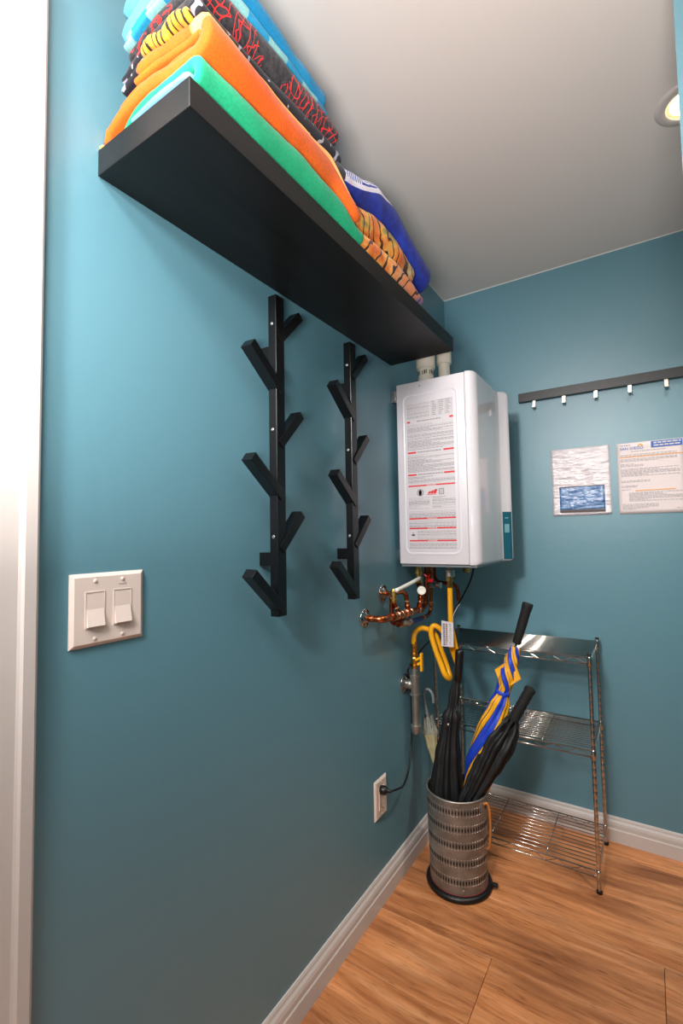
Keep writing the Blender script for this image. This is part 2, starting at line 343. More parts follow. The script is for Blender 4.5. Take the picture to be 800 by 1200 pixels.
def spline(P, n):
    out = []
    for i in range(len(P) - 1):
        p0, p1, p2, p3 = P[max(i - 1, 0)], P[i], P[i + 1], P[min(i + 2, len(P) - 1)]
        for k in range(n):
            t = k / n; out.append(.5 * ((2 * p1) + (p2 - p0) * t + (2 * p0 - 5 * p1 + 4 * p2 - p3) * t * t + (3 * p1 - p0 - 3 * p2 + p3) * t ** 3))
    return out + [P[-1]]
BASE = {}
def obj(name, mb, mats, parent=None, loc=None, smooth=False, auto=None):
    """link one mesh object; vertices are given in world coordinates"""
    if not isinstance(mats, (list, tuple)): mats = [mats]
    base = BASE[parent.name] if parent else Vector(loc or (0, 0, 0))
    me = bpy.data.meshes.new(name); me.from_pydata([v - base for v in mb.v], [], mb.f)
    bm = bmesh.new(); bm.from_mesh(me); bmesh.ops.recalc_face_normals(bm, faces=bm.faces[:])
    for f, mi in zip(bm.faces, mb.m): f.material_index = mi; f.smooth = smooth or bool(auto)
    if auto:
        for e in bm.edges:
            if len(e.link_faces) == 2 and e.calc_face_angle(0) > R(auto): e.smooth = False
    bm.to_mesh(me); bm.free()
    for m in mats: me.materials.append(m)
    if getattr(mb, 'attr', None):
        at_ = me.attributes.new('fold', 'FLOAT', 'POINT'); at_.data.foreach_set('value', mb.attr)
    o = bpy.data.objects.new(name, me); C.objects.link(o)
    if parent: o.parent = parent
    else: o.location = base
    BASE[o.name] = base
    return o
def thing(name, label, cat, loc=(0, 0, 0), group=None):
    o = bpy.data.objects.new(name, None); C.objects.link(o); o.location = loc; BASE[o.name] = Vector(loc); o.empty_display_size = .05
    return tag(o, label, cat, group)
def tag(o, label, cat, group=None):
    o['label'] = label; o['category'] = cat
    if group: o['group'] = group
    return o
def struct(name, mb, m, parent=None, **k):
    o = obj(name, mb, m, parent, **k); o['kind'] = 'structure'; return o

# ------------------------------------------------------------------ the setting
X1, Y1 = 2.6, -4.3            # far side of the hall behind the camera
NX = 1.42                     # right side of the nook
YP0, YP1, XP = -1.15, -1.03, .868
fl = struct('floor', MB().box(-.1, X1 + .1, Y1 - .1, .1, -.06, -.012), M['dark_gap'])
k = 0
Wd = .222; joints = {3: (.775,), 4: (.365,), 2: (.12,), 1: (.95,), 0: (.45,), 5: (.9,), 6: (.2,)}
row = 0; y = .006
edges = [0, -.105, -.327, -.549, -.771, -.993]
while edges[-1] > Y1: edges.append(edges[-1] - Wd)
for r_ in range(len(edges) - 1):
    ya, yb = edges[r_], max(edges[r_ + 1], Y1)
    xj = joints.get(r_ if r_ > 0 else 0, (rnd.uniform(.1, 1.2),))[0]
    if r_ == 4: xj = .365
    if r_ == 3: xj = .775
    cuts = [0] + [c for c in (xj - 1.22, xj, xj + 1.22, xj + 2.44) if .01 < c < X1 - .01] + [X1]
    for a, b in zip(cuts, cuts[1:]):
        g = .0006
        mbp = MB(); c = .0007
        x0, x1, y0, y1 = a + g, b - g, yb + g, ya - g
        mbp.add([(x0, y0, -.012), (x1, y0, -.012), (x1, y1, -.012), (x0, y1, -.012), (x0, y0, -c), (x1, y0, -c), (x1, y1, -c), (x0, y1, -c),
                 (x0 + c, y0 + c, 0), (x1 - c, y0 + c, 0), (x1 - c, y1 - c, 0), (x0 + c, y1 - c, 0)],
                [(0, 1, 5, 4), (1, 2, 6, 5), (2, 3, 7, 6), (3, 0, 4, 7), (4, 5, 9, 8), (5, 6, 10, 9), (6, 7, 11, 10), (7, 4, 8, 11), (8, 9, 10, 11), (3, 2, 1, 0)])
        obj('plank', mbp, M['oak'], fl)
struct('ceiling', MB().box(-.1, X1 + .1, Y1 - .1, .1, H, H + .08), M['ceiling'])
struct('wall_left', MB().box(-.1, 0, Y1 - .1, .1, 0, H), M['wall'])
struct('wall_back', MB().box(0, NX + .1, 0, .1, 0, H), M['wall'])
struct('wall_right', MB().box(NX, NX + .1, YP1, 0, 0, H).prism([(XP, YP0), (X1, YP0), (X1, YP1), (XP + .035, YP1)], 'z', 0, H), M['wall'])
struct('wall_hall_right', MB().box(X1, X1 + .1, Y1, YP0, 0, H), M['wall'])
struct('wall_front', MB().box(0, X1, Y1 - .1, Y1, 0, H), M['wall'])
HB = .0924
prof = [(0, 0), (.015, 0), (.015, .046), (.0138, .0485), (.0125, .050), (.0125, .064), (.0105, .073), (.0065, .080), (.0055, .087), (.003, HB), (0, HB)]
YC = -1.818                   # outer edge of the door casing on the left wall
struct('baseboard_left', MB().prism(prof, 'y', YC, 0), M['white'])
struct('baseboard_back', MB().prism([(-p[0], p[1]) for p in prof], 'x', 0, NX), M['white'])
struct('baseboard_right', MB().prism([(NX - p[0], p[1]) for p in prof], 'y', YP1, 0), M['white'])
struct('baseboard_partition', MB().prism([(YP0 - p[0], p[1]) for p in prof], 'x', XP, X1), M['white'])
struct('trim_1', MB().tube([(.0, YC, H - .001), (0, 0, H - .001)], .0022, 6), M['caulk'])
struct('trim_2', MB().tube([(0, -.0, H - .001), (NX, 0, H - .001)], .0022, 6), M['caulk'])
# casing and door on the left wall, at the photograph's left edge
cp = [(0, YC), (.016, YC), (.019, YC - .004), (.019, YC - .020), (.0155, YC - .0235), (.0135, YC - .027), (.0125, YC - .05), (.011, YC - .075), (.009, YC - .088), (0, YC - .088)]
d1 = struct('door_1', MB().box(-.02, .004, YC - .088 - .80, YC - .088, .008, 2.03, .002), M['white'])
struct('door_casing', MB().prism(cp, 'z', 0, 2.118), M['white'], d1)
hc = [(.016 if 0 else p[0], 2.03 + (YC - .0 - p[1]) * -1 + .088) for p in cp]
struct('door_head_casing', MB().prism([(p[0], 2.118 - (YC - p[1])) for p in cp], 'y', YC - .976, YC - .088), M['white'], d1)
struct('door_casing', MB().prism([(p[0], 2 * YC - .976 - p[1]) for p in cp], 'z', 0, 2.118), M['white'], d1)
for (pz0, pz1) in ((.15, .9), (1.05, 1.9)):
    for (py0, py1) in ((YC - .45, YC - .19), (YC - .80, YC - .52)):
        struct('door_panel', MB().box(.004, .010, py0, py1, pz0, pz1, .003), M['white'], d1)

# ------------------------------------------------------------------ recessed ceiling light
LX, LY = .929, -.652
t = thing('recessed_light', 'round white recessed ceiling light with a glowing bulb', 'ceiling light', (LX, LY, H))
obj('trim_ring', MB().lathe((LX, LY, H), (0, 0, -1), [(-.0, .078), (.003, .077), (.006, .070), (.0065, .054), (.003, .050), (-.0, .050)], 48, cap=False), M['white'], t, smooth=True)
obj('baffle', MB().lathe((LX, LY, H), (0, 0, -1), [(.003, .050), (.001, .046), (.0005, .043), (.001, .0425)], 48, cap=False), M['baffle'], t, smooth=True)
obj('bulb', MB().lathe((LX, LY, H), (0, 0, -1), [(.0005, .044), (.004, .040), (.007, .028), (.008, .012), (.008, .0005)], 36), M['bulb'], t, smooth=True)

# ------------------------------------------------------------------ floating shelf
SX, SY0, SY1, SZ0, SZ1 = .245, -1.7261, -.5935, 1.8431, 1.8913
s = obj('floating_shelf', MB().box(0.001, SX, SY0, SY1, SZ0, SZ1, .0012), M['black_wood'], loc=(0, (SY0 + SY1) / 2, SZ0))
tag(s, 'long thick black-brown floating shelf on the teal left wall, loaded with towels', 'shelf')

# ------------------------------------------------------------------ towels
def sm(a, b, x):
    t_ = min(1, max(0, (x - a) / (b - a))); return t_ * t_ * (3 - 2 * t_)
def fold_path(x0, xf, zb, zt, t_, n=14):
    """U fold: lower layer from the wall side to the front, round the fold, upper layer back"""
    r = (zt - zb - t_) / 2; zc = (zt + zb) / 2; xc = xf - t_ / 2 - min(r, .03)
    P = [(x0 + (xc - x0) * i / n, zb + t_ / 2) for i in range(n)]
    P += [(xc + min(r, .03) * math.sin(math.pi * i / 8), zc - r * math.cos(math.pi * i / 8)) for i in range(9)]
    P += [(xc + (x0 + .004 - xc) * i / n, zt - t_ / 2) for i in range(1, n + 1)]
    return P
def cloth(path, t_, y0, y1, D, seed=0, ny=40, round_=.008, rough=.0016, mat_of=None, closed_end=True):
    """ribbon of thickness t_ along path (x, z), extruded from y0 to y1, then deformed by D(x, y, z)"""
    P = [Vector((p[0], 0, p[1])) for p in path]; n = len(P); mb = MB()
    N = []
    for i in range(n):
        d = (P[min(i + 1, n - 1)] - P[max(i - 1, 0)]).normalized(); N.append(Vector((-d.z, 0, d.x)))
    def ring(sc_):
        h = t_ / 2 * sc_; A = []
        d0 = (P[0] - P[1]).normalized(); d1 = (P[-1] - P[-2]).normalized()
        for i in range(n): A.append(P[i] + N[i] * h)
        A.append(P[-1] + d1 * h * .7)
        for i in range(n - 1, -1, -1): A.append(P[i] - N[i] * h)
        A.append(P[0] + d0 * h * .7)
        return A
    ys = [];
    e = min(round_, t_ * .8)
    for i, q in enumerate((0, .25, .6, 1)): ys.append((y0 + e * q, math.sqrt(1 - (1 - q) ** 2) * .92 + .08))
    for i in range(1, ny): ys.append((y0 + e + (y1 - y0 - 2 * e) * i / ny, 1))
    for q in (1, .6, .25, 0): ys.append((y1 - e * q, math.sqrt(1 - (1 - q) ** 2) * .92 + .08))
    k = 2 * n + 2; vs = []; fs = []
    for (y, sc_) in ys:
        for a in ring(sc_):
            q = Vector((a.x, y, a.z)); dn = noise.noise_vector(q * 14 + Vector((seed * 3.1, 0, 0))) * rough * 2 + noise.noise_vector(q * 45 + Vector((seed, 7, 0))) * rough * .6
            vs.append(D(q.x, q.y, q.z) + Vector((dn.x, dn.y * .5, dn.z)))
    for j in range(len(ys) - 1):
        for i in range(k):
            i2 = (i + 1) % k; fs.append((j * k + i, j * k + i2, (j + 1) * k + i2, (j + 1) * k + i))
    # end caps: quads across the ribbon
    for j, fl_ in ((0, 1), (len(ys) - 1, 0)):
        for i in range(n - 1):
            q = (j * k + i, j * k + i + 1, j * k + (2 * n - 1 - i), j * k + (2 * n - i))
            fs.append(q if fl_ else q[::-1])
        fs.append((j * k + n - 1, j * k + n, j * k + n + 1)); fs.append((j * k + 0, j * k + n * 2, j * k + 2 * n + 1))
    # the quads above use the mirrored index of the second side (starts at n + 1)
    nf = len(ys); start = (nf - 1) * k
    mb.add(vs, fs[: (nf - 1) * k])
    caps = []
    for j in (0, nf - 1):
        for i in range(n - 1): caps.append((j * k + i, j * k + i + 1, j * k + n + 1 + (n - 1 - i - 1), j * k + n + 1 + (n - 1 - i)))
        caps.append((j * k + n - 1, j * k + n, j * k + n + 1)); caps.append((j * k, j * k + n + n, j * k + 2 * n + 1))
    mb.f += caps; mb.m += [0] * len(caps)
    A_ = [i / (n - 1) for i in range(n)]; mb.attr = (A_ + [1] + A_[::-1] + [0]) * nf
    return mb
# stack 1 settles towards the wall and rises slightly along its length
def D1(x, y, z):
    h = z - SZ1
    lift = 1 + .06 * sm(-1.7, -1.3, y)
    sag = -.030 * (1 - sm(.0, .13, x)) * min(1, h / .09)
    endround = -.018 * sm(-1.36, -1.22, y) * min(1, h / .05)
    return Vector((x + .006 * math.sin(y * 9 + z * 40), y, SZ1 + h * lift + sag + endround))
G1 = 'folded towels in the tall stack at the near end of the shelf'
def towel(name, label, path, t_, y0, y1, D, m, seed, group, **k):
    o = obj(name, cloth(path, t_, y0, y1, D, seed, **k), m, loc=(.02, y0, SZ1), smooth=True)
    return tag(o, label, 'towel', group)
Z = SZ1
arc = [(.222 + .0215 * math.sin(math.pi * i / 10), Z + .032 - .0215 * math.cos(math.pi * i / 10)) for i in range(11)]
o = towel('folded_towel', 'green folded towel with a light blue underside, bottom of the near towel stack', [(.200, Z + .0105)] + arc + [(.21 - .011 * i, Z + .0535) for i in range(13)] + [(.066, Z + .050), (.054, Z + .038), (.048, Z + .022)], .019, -1.706, -1.222, D1, M['t_green'], 1, G1)
obj('lining', cloth([(.066 + .008 * i, Z + .0095) for i in range(16)] + [(.204, Z + .0095), (.214, Z + .010), (.222, Z + .0155), (.226, Z + .0235), (.222, Z + .0315), (.214, Z + .036), (.204, Z + .0365)] + [(.19 - .01 * i, Z + .0365) for i in range(12)], .013, -1.7105, -1.26, D1, 2), M['t_lblue'], o, smooth=True)['label'] = 'light blue underside'
pth = [(.010, Z + .014), (.009, Z + .032), (.020, Z + .057), (.05, Z + .073)] + fold_path(.085, .256, Z + .065, Z + .136, .026)[1:]
def Do(x, y, z):
    p = D1(x, y, z); p.z -= .040 * sm(-1.36, -1.235, y) * min(1, max(0, z - SZ1 - .03) / .1); p.x = max(p.x - .012 * (1 - sm(.02, .08, x)), .003); p.y -= .016 * (1 - sm(-1.70, -1.50, y)) * (1 - sm(.03, .20, x)); return p
o = towel('folded_towel', 'thick bright orange towel with a peach upper edge, lying on the green towel', pth, .025, -1.700, -1.236, Do, M['t_orange'], 4, G1)
obj('inner_fold', cloth([(.05 + .01 * i, Z + .088 + .004 * math.sin(i * .6)) for i in range(17)] + [(.222, Z + .092), (.230, Z + .101), (.222, Z + .109)] + [(.21 - .012 * i, Z + .109) for i in range(12)], .013, -1.697, -1.25, Do, 5), M['t_orange2'], o, smooth=True)
obj('upper_edge', cloth([(.246 - .012 * i, Z + .1355 + .004 * (1 - (i / 9 - .5) ** 2 * 4) - (.010 if i == 0 else 0)) for i in range(10)], .008, -1.695, -1.250, Do, 6), M['t_peach'], o, smooth=True)['label'] = 'peach upper edge'
obj('hem', cloth([(.007, Z + .007), (.016, Z + .008), (.026, Z + .008)], .012, -1.708, -1.66, Do, 7, ny=8), M['t_cream'], o, smooth=True)['label'] = 'pale yellow hem'
o = towel('folded_towel', 'black towel with grey dashes and a yellow tiger-striped end, above the orange towel', fold_path(.030, .240, Z + .138, Z + .170, .015), .015, -1.70, -1.300, D1, M['t_navy'], 8, G1)
obj('striped_end', cloth([(.105 + .009 * i, Z + .143 + .006 * math.sin(i * .9)) for i in range(13)], .022, -1.712, -1.66, D1, 9, ny=10), M['t_tiger'], o, smooth=True)['label'] = 'yellow and black striped end'
o = towel('folded_towel', 'charcoal towel with red scribbled lines, in the upper half of the near stack', fold_path(.042, .247, Z + .168, Z + .214, .021), .021, -1.695, -1.322, D1, M['t_char'], 10, G1)
o = towel('folded_towel', 'thin pale aqua and blue checked towel under the turquoise top towel', fold_path(.040, .240, Z + .212, Z + .232, .0095), .0095, -1.704, -1.345, D1, M['t_check'], 11, G1)
o = towel('folded_towel', 'turquoise folded towel with pale aqua ends, topmost of the near stack', fold_path(.060, .246, Z + .230, Z + .276, .022), .022, -1.66, -1.352, D1, M['t_turq'], 12, G1)
obj('pale_end', cloth(fold_path(.036, .215, Z + .228, Z + .30, .034), .034, -1.705, -1.55, D1, 13, ny=16), M['t_aqua'], o, smooth=True)['label'] = 'pale aqua rolled end'
# stack 2 sags at its far end
def D2(x, y, z):
    h = z - SZ1; q = sm(-1.12, -.84, y); g = 1 - sm(-1.26, -1.12, y)
    return Vector((x + .005 * math.sin(y * 11), y, SZ1 + h * (1 - .38 * q ** 1.5 - .22 * g) - .010 * (1 - sm(0, .1, x)) * min(1, h / .05)))
def D3(x, y, z):
    pts = ((-1.30, -.012), (-1.22, .010), (-1.126, .036), (-1.03, .034), (-.95, .010), (-.88, -.012), (-.80, -.030))
    for (ya, da), (yb_, db) in zip(pts, pts[1:]):
        if y <= yb_: dz = da + (db - da) * sm(ya, yb_, y) * .5 + (db - da) * .5 * min(1, max(0, (y - ya) / (yb_ - ya))); break
    else: dz = -.030
    th = 1 - .22 * (1 - sm(-1.28, -1.12, y))
    return Vector((x - .008 * (1 - sm(-1.28, -1.10, y)), y, SZ1 + .150 + (z - SZ1 - .150) * th + dz))
G2 = 'folded towels in the low stack at the far end of the shelf'
towel('folded_towel', 'orange floral print towel with a purple far end, resting on the shelf', fold_path(.05, .250, Z + .001, Z + .060, .028), .027, -1.235, -.858, D2, M['t_floral'], 20, G2)
towel('folded_towel', 'brown-orange floral print towel with a green far end, under the blue striped towel', fold_path(.05, .246, Z + .061, Z + .142, .034), .033, -1.242, -.915, D2, M['t_floral2'], 21, G2)
towel('folded_towel', 'royal blue towel with white stripes, topmost of the far stack', fold_path(.045, .252, Z + .100, Z + .194, .044), .043, -1.285, -.800, D3, M['t_blue'], 22, G2)
towel('rolled_towel', 'small dark grey rolled towel between the orange towel and the blue striped towel', [(.12, Z + .112), (.2, Z + .112), (.228, Z + .113), (.240, Z + .121), (.243, Z + .135), (.237, Z + .149), (.220, Z + .155), (.19, Z + .155), (.10, Z + .155)], .009, -1.318, -1.288, lambda x, y, z: Vector((x, y, z)), M['t_grey'], 23, None, ny=10)

# ------------------------------------------------------------------ tree-branch coat racks
def coat_rack(loc):
    t = thing('coat_rack', '', 'coat rack', loc, 'branching wall coat racks under the shelf')
    x0, w, d = .035, .0245, .031; yb = loc[1]; z0, z1 = 1.016, 1.789
    obj('post', MB().box(x0, x0 + w, yb, yb + d, z0, z1, .0012), M['black_lacquer'], t)
    xc = x0 + w / 2
    for zj, up in ((1.560, .080), (1.303, .080), (1.034, .090)):       # branches towards the door
        obj('branch', MB().obox((xc, yb + .020, zj - .004), (xc + .005, yb - .088, zj + up), .0225, .031, (1, 0, 0), .001), M['black_lacquer'], t)
    for zj in (1.685, 1.428, 1.176):       # branches towards the back wall
        obj('branch', MB().obox((xc, yb + d - .018, zj - .004), (xc + .002, yb + d + .062, zj + .083), .0225, .031, (1, 0, 0), .001), M['black_lacquer'], t)
    for zj in (1.650, 1.150):
        obj('spacer', MB().box(0, x0 + .001, yb + .001, yb + .030, zj - .016, zj + .016, .001), M['black_lacquer'], t)
    for zj in (1.719, 1.460, 1.203):
        obj('screw', MB().lathe((xc - .001, yb + .0005, zj), (0, -1, 0), [(0, .0045), (.0012, .0043), (.0018, .003), (.0012, .0016), (.0008, .0004)], 14), M['steel'], t, smooth=True)['label'] = 'silver screw head'
    return t
r1 = coat_rack((0, -1.3205, 1.016)); r1['label'] = 'black branching coat rack on the left wall, the one nearer the light switch'
r2 = r1.copy(); C.objects.link(r2); r2.location = (0, -.9815, 1.016); r2['label'] = 'black branching coat rack on the left wall, the one nearer the water heater'
for ch in list(r1.children):
    c = ch.copy(); C.objects.link(c); c.parent = r2

# ------------------------------------------------------------------ light switch
sy, sz, swd, sht = -1.7658, 1.1461, .1312, .1211
t = thing('light_switch', 'double rocker light switch in an ivory plate beside the white door casing', 'light switch', (0, sy + swd / 2, sz - sht / 2))
c_ = .005
def bevplate(x1, y0, y1, z0, z1, c):
    return MB().add([(0, y0, z0), (0, y1, z0), (0, y1, z1), (0, y0, z1), (x1 * .35, y0, z0), (x1 * .35, y1, z0), (x1 * .35, y1, z1), (x1 * .35, y0, z1), (x1, y0 + c, z0 + c), (x1, y1 - c, z0 + c), (x1, y1 - c, z1 - c), (x1, y0 + c, z1 - c)],
                    [(0, 1, 5, 4), (1, 2, 6, 5), (2, 3, 7, 6), (3, 0, 4, 7), (4, 5, 9, 8), (5, 6, 10, 9), (6, 7, 11, 10), (7, 4, 8, 11), (8, 9, 10, 11), (3, 2, 1, 0)])
obj('plate', bevplate(.006, sy, sy + swd, sz - sht, sz, .006), M['switch'], t)
for ky in (sy + .0405, sy + .0895):
    zc = sz - .0605; hw, hh = .0155, .029
    fr = MB()
    for (a, b, c, d) in ((ky - hw - .0015, ky - hw, zc - hh - .0015, zc + hh + .0015), (ky + hw, ky + hw + .0015, zc - hh - .0015, zc + hh + .0015), (ky - hw, ky + hw, zc + hh, zc + hh + .0015), (ky - hw, ky + hw, zc - hh - .0015, zc - hh)):
        fr.box(.005, .0068, a, b, c, d)
    obj('switch_frame', fr, M['switch'], t)
    rk = MB().prism([(.004, zc - hh + .001), (.0118, zc - hh + .001), (.0125, zc - hh + .002), (.0066, zc + .001), (.0062, zc + hh - .001), (.004, zc + hh - .001)], 'y', ky - hw + .0008, ky + hw - .0008)
    obj('rocker', rk, M['switch'], t)
    for zz in (sz - .0128, sz - .1085):
        obj('screw', MB().lathe((.006, ky, zz), (1, 0, 0), [(0, .0034), (.0009, .0032), (.0015, .002), (.0016, .0003)], 14), M['switch'], t, smooth=True)
mk = MB()
for i in range(7): mk.box(.0060, .0062, sy + .0825 + i * .0022, sy + .0825 + i * .0022 + .0016, sz - .0225, sz - .0205)
obj('marking', mk, M['grey_print'], t)

# ------------------------------------------------------------------ outlet and cord
oy, oz, owd, oht = -.7861, .3929, .0815, .125
t = thing('wall_outlet', 'ivory wall outlet low on the left wall above the baseboard', 'outlet', (0, oy + owd / 2, oz - oht / 2))
obj('plate', bevplate(.006, oy, oy + owd, oz - oht, oz, .006), M['outlet'], t)
oyc, ozc = oy + owd / 2, oz - oht / 2
obj('receptacle', MB().box(.005, .0085, oyc - .0185, oyc + .0185, ozc - .036, ozc + .036, .0012), M['outlet'], t)
sl = MB()
for zz in (-.02,):
    sl.box(.0084, .0087, oyc - .0075, oyc - .0055, ozc + zz - .005, ozc + zz + .005).box(.0084, .0087, oyc + .0055, oyc + .0075, ozc + zz - .004, ozc + zz + .004).box(.0084, .0087, oyc - .0025, oyc + .0025, ozc + zz - .012, ozc + zz - .0075)
obj('plug_slot', sl, M['dark_gap'], t)
for zz in (-.050, .050): obj('screw', MB().lathe((.006, oyc, ozc + zz), (1, 0, 0), [(0, .003), (.001, .0026), (.0013, .0003)], 12), M['outlet'], t, smooth=True)
t = thing('power_cord', 'black power cord plugged into the ivory outlet and rising to the heater', 'cord', (.0087, -.752, .362))
obj('plug', MB().lathe((.0088, -.757, .362), (1, .12, .05), [(0, .0125), (.004, .0145), (.016, .0145), (.022, .011), (.026, .007), (.036, .0052), (.038, .0038)], 16), M['black_plastic'], t, smooth=True)
obj('cable', MB().tube([(.045, -.752, .364), (.05, -.715, .356), (.036, -.640, .332), (.02, -.565, .345), (.008, -.512, .40), (.007, -.497, .48), (.007, -.500, .60), (.010, -.525, .68), (.028, -.5585, .715), (.036, -.51, .745), (.046, -.45, .774), (.05, -.385, .79), (.10, -.32, .87), (.15, -.30, .95), (.19, -.30, 1.03), (.205, -.30, 1.094)], .0035, 8, smooth_n=8), M['black_cord'], t, smooth=True)

# ------------------------------------------------------------------ water heater
HZ0, HZ1, HY0, HY1 = 1.098, 1.765, -.590, -.236
t = thing('water_heater', 'white tankless water heater on the left wall with a red and grey warning label', 'water heater', (0, (HY0 + HY1) / 2, HZ0))
def rprof(n=8):
    P = [(.018, HY0), (.276, HY0)]
    r = .030
    P += [(.282 + (.030) * math.sin(a), HY0 + .034 - .034 * math.cos(a)) for a in [math.pi / 2 * i / n for i in range(1, n + 1)]]
    return P
cas = MB().box(.018, .278, HY0, HY1, HZ0, HZ1, .004)
obj('case', cas, M['enamel_side'], t, auto=40)
cv = MB()
poly = [(.2795, HY0 - .0008)] + [(.284 + .030 * math.sin(a), HY0 - .0008 + .036 * (1 - math.cos(a))) for a in [math.pi / 2 * i / 8 for i in range(0, 9)]] + [(.3135, -.40), (.312, -.292), (.3145, -.281), (.335, -.262), (.341, -.252), (.342, -.246), (.338, -.240), (.325, -.236), (.2795, -.236)]
zs = [(HZ0 - .001, .80), (HZ0 + .003, .93), (HZ0 + .010, 1), (HZ1 - .013, 1), (HZ1 - .004, .94), (HZ1 + .001, .82)]
ctr = Vector((.27, -.413)); npl = len(poly); vs = []
for (z, s_) in zs:
    for p in poly:
        q = Vector(p); dx = q.x - .2795
        vs.append((.2795 + dx * (1 - (1 - s_) * .8), HY0 + (q.y - HY0) * 1 if s_ == 1 else ctr.y + (q.y - ctr.y) * (1 - (1 - s_) * .05), z))
cv.add(vs, [(j * npl + i, j * npl + (i + 1) % npl, (j + 1) * npl + (i + 1) % npl, (j + 1) * npl + i) for j in range(len(zs) - 1) for i in range(npl)] + [tuple(range(npl))[::-1], tuple((len(zs) - 1) * npl + i for i in range(npl))])
obj('front_cover', cv, M['enamel'], t, auto=35)
# embossed frame on the labelled side
def rrect(x0, x1, z0, z1, r, n=6):
    P = []
    for (cx, cz, a0) in ((x1 - r, z1 - r, 0), (x0 + r, z1 - r, 90), (x0 + r, z0 + r, 180), (x1 - r, z0 + r, 270)):
        P += [(cx + r * math.cos(R(a0 + 90 * i / n)), cz + r * math.sin(R(a0 + 90 * i / n))) for i in range(n + 1)]
    return P
A = rrect(.040, .256, 1.130, 1.722, .028); B_ = rrect(.045, .251, 1.135, 1.717, .024); C_ = rrect(.050, .246, 1.140, 1.712, .020); n_ = len(A)
em = MB().add([(p[0], HY0 - .0002, p[1]) for p in A] + [(p[0], HY0 - .0030, p[1]) for p in B_] + [(p[0], HY0 - .0004, p[1]) for p in C_],
              [(j * n_ + i, j * n_ + (i + 1) % n_, (j + 1) * n_ + (i + 1) % n_, (j + 1) * n_ + i) for j in (0, 1) for i in range(n_)])
obj('embossed_frame', em, M['enamel_side'], t, smooth=True)
lb = obj('warning_label', MB().box(.060, .236, HY0 - .0009, HY0 - .0003, 1.155, 1.684), M['label'], t); lb['label'] = 'white label printed with red bars'
LU = lambda u: .060 + .176 * u
LV = lambda v: 1.684 - .529 * v
YL = HY0 - .0012
red, gr, gl, bk = MB(), MB(), MB(), MB()
def bar(mb, u0, u1, v0, v1, dy=0): mb.box(LU(u0), LU(u1), YL - dy, HY0 - .0008, LV(v1), LV(v0))
for v, segs in ((.128, ((.0, .07), (.92, 1.0))), (.343, ((.0, .19), (.78, 1.0))), (.497, ((.0, .19), (.78, 1.0)))):
    for a, b in segs: bar(red, a, b, v - .0058, v + .0058)
    u = .22
    while u < .74:
        wd = rnd.uniform(.03, .07); bar(gr, u, min(u + wd, .76), v - .004, v + .004); u += wd + .012
for v in (.574, .799, .865, .949):
    bar(red, 0, .40, v - .0048, v + .0048); bar(red, .60, 1, v - .0048, v + .0048); bar(red, .40, .60, v - .0048, v - .0032); bar(red, .40, .60, v + .0032, v + .0048)
    for i in range(6): bar(red, .41 + i * .031, .42 + i * .031, v - .0033, v + .0033)
def para(v0, v1, u0, u1, dv=.0082, full=.9):
    v = v0
    while v < v1:
        u = u0; end = u1 if rnd.random() < full else u0 + (u1 - u0) * rnd.uniform(.35, .8)
        mb = gr if rnd.random() < .5 else gl
        while u < end:
            wd = rnd.uniform(.02, .085); bar(mb, u, min(u + wd, end), v, v + dv * .55); u += wd + .012
        v += dv
para(.005, .108, .0, .50); para(.148, .325, .0, 1, full=.6); para(.36, .48, .0, 1, full=.55); para(.512, .56, .0, 1, full=.5)
para(.655, .735, .0, .46, full=.8); para(.655, .735, .52, 1, full=.8); para(.748, .79, 0, 1); para(.812, .856, 0, 1); para(.880, .94, .18, 1); para(.962, .998, 0, 1)
for i in range(4): bar(gr, .54 + i * .145, .543 + i * .145, .0, .105)
for i in range(9): bar(gl, .54, .98, .002 + i * .0128, .0045 + i * .0128)
for i in range(8):
    for j in range(3): bar(gr, .56 + j * .145, .56 + j * .145 + rnd.uniform(.05, .11), .0065 + i * .0128, .011 + i * .0128)
# certification marks: ring with block, red slanted word-like mark, grey badge, small caution mark
for i in range(20):
    a0, a1 = 2 * math.pi * i / 20, 2 * math.pi * (i + 1) / 20; cu, cz = LU(.26), LV(.622)
    bk.add([(cu + r_ * math.cos(a), YL, cz + r_ * math.sin(a)) for a, r_ in ((a0, .0125), (a1, .0125), (a1, .0108), (a0, .0108))], [(0, 1, 2, 3)])
bar(bk, .225, .295, .61, .635, .0001); bar(bk, .24, .28, .604, .641, .0001)
for (u0, u1, v0, v1, sh) in ((.42, .47, .617, .633, .03), (.48, .53, .612, .633, .03), (.54, .60, .605, .633, .03)):
    x0, x1, z0, z1 = LU(u0), LU(u1), LV(v1), LV(v0); red.add([(x0, YL, z0), (x1, YL, z0), (x1 + .006, YL, z1), (x0 + .006, YL, z1)], [(0, 1, 2, 3)])
bar(red, .40, .60, .636, .640)
bar(gr, .66, .77, .600, .642); bar(gl, .68, .75, .606, .636, .0002)
bar(bk, .05, .12, .905, .915); bar(gr, .06, .10, .893, .899)
lbs = []
for nm, mb, m in (('red_print', red, 'red_print'), ('dark_print', gr, 'grey_print'), ('pale_print', gl, 'grey_print_light'), ('black_mark', bk, 'ink')):
    obj(nm, mb, M[m], lb)['kind'] = 'stuff'
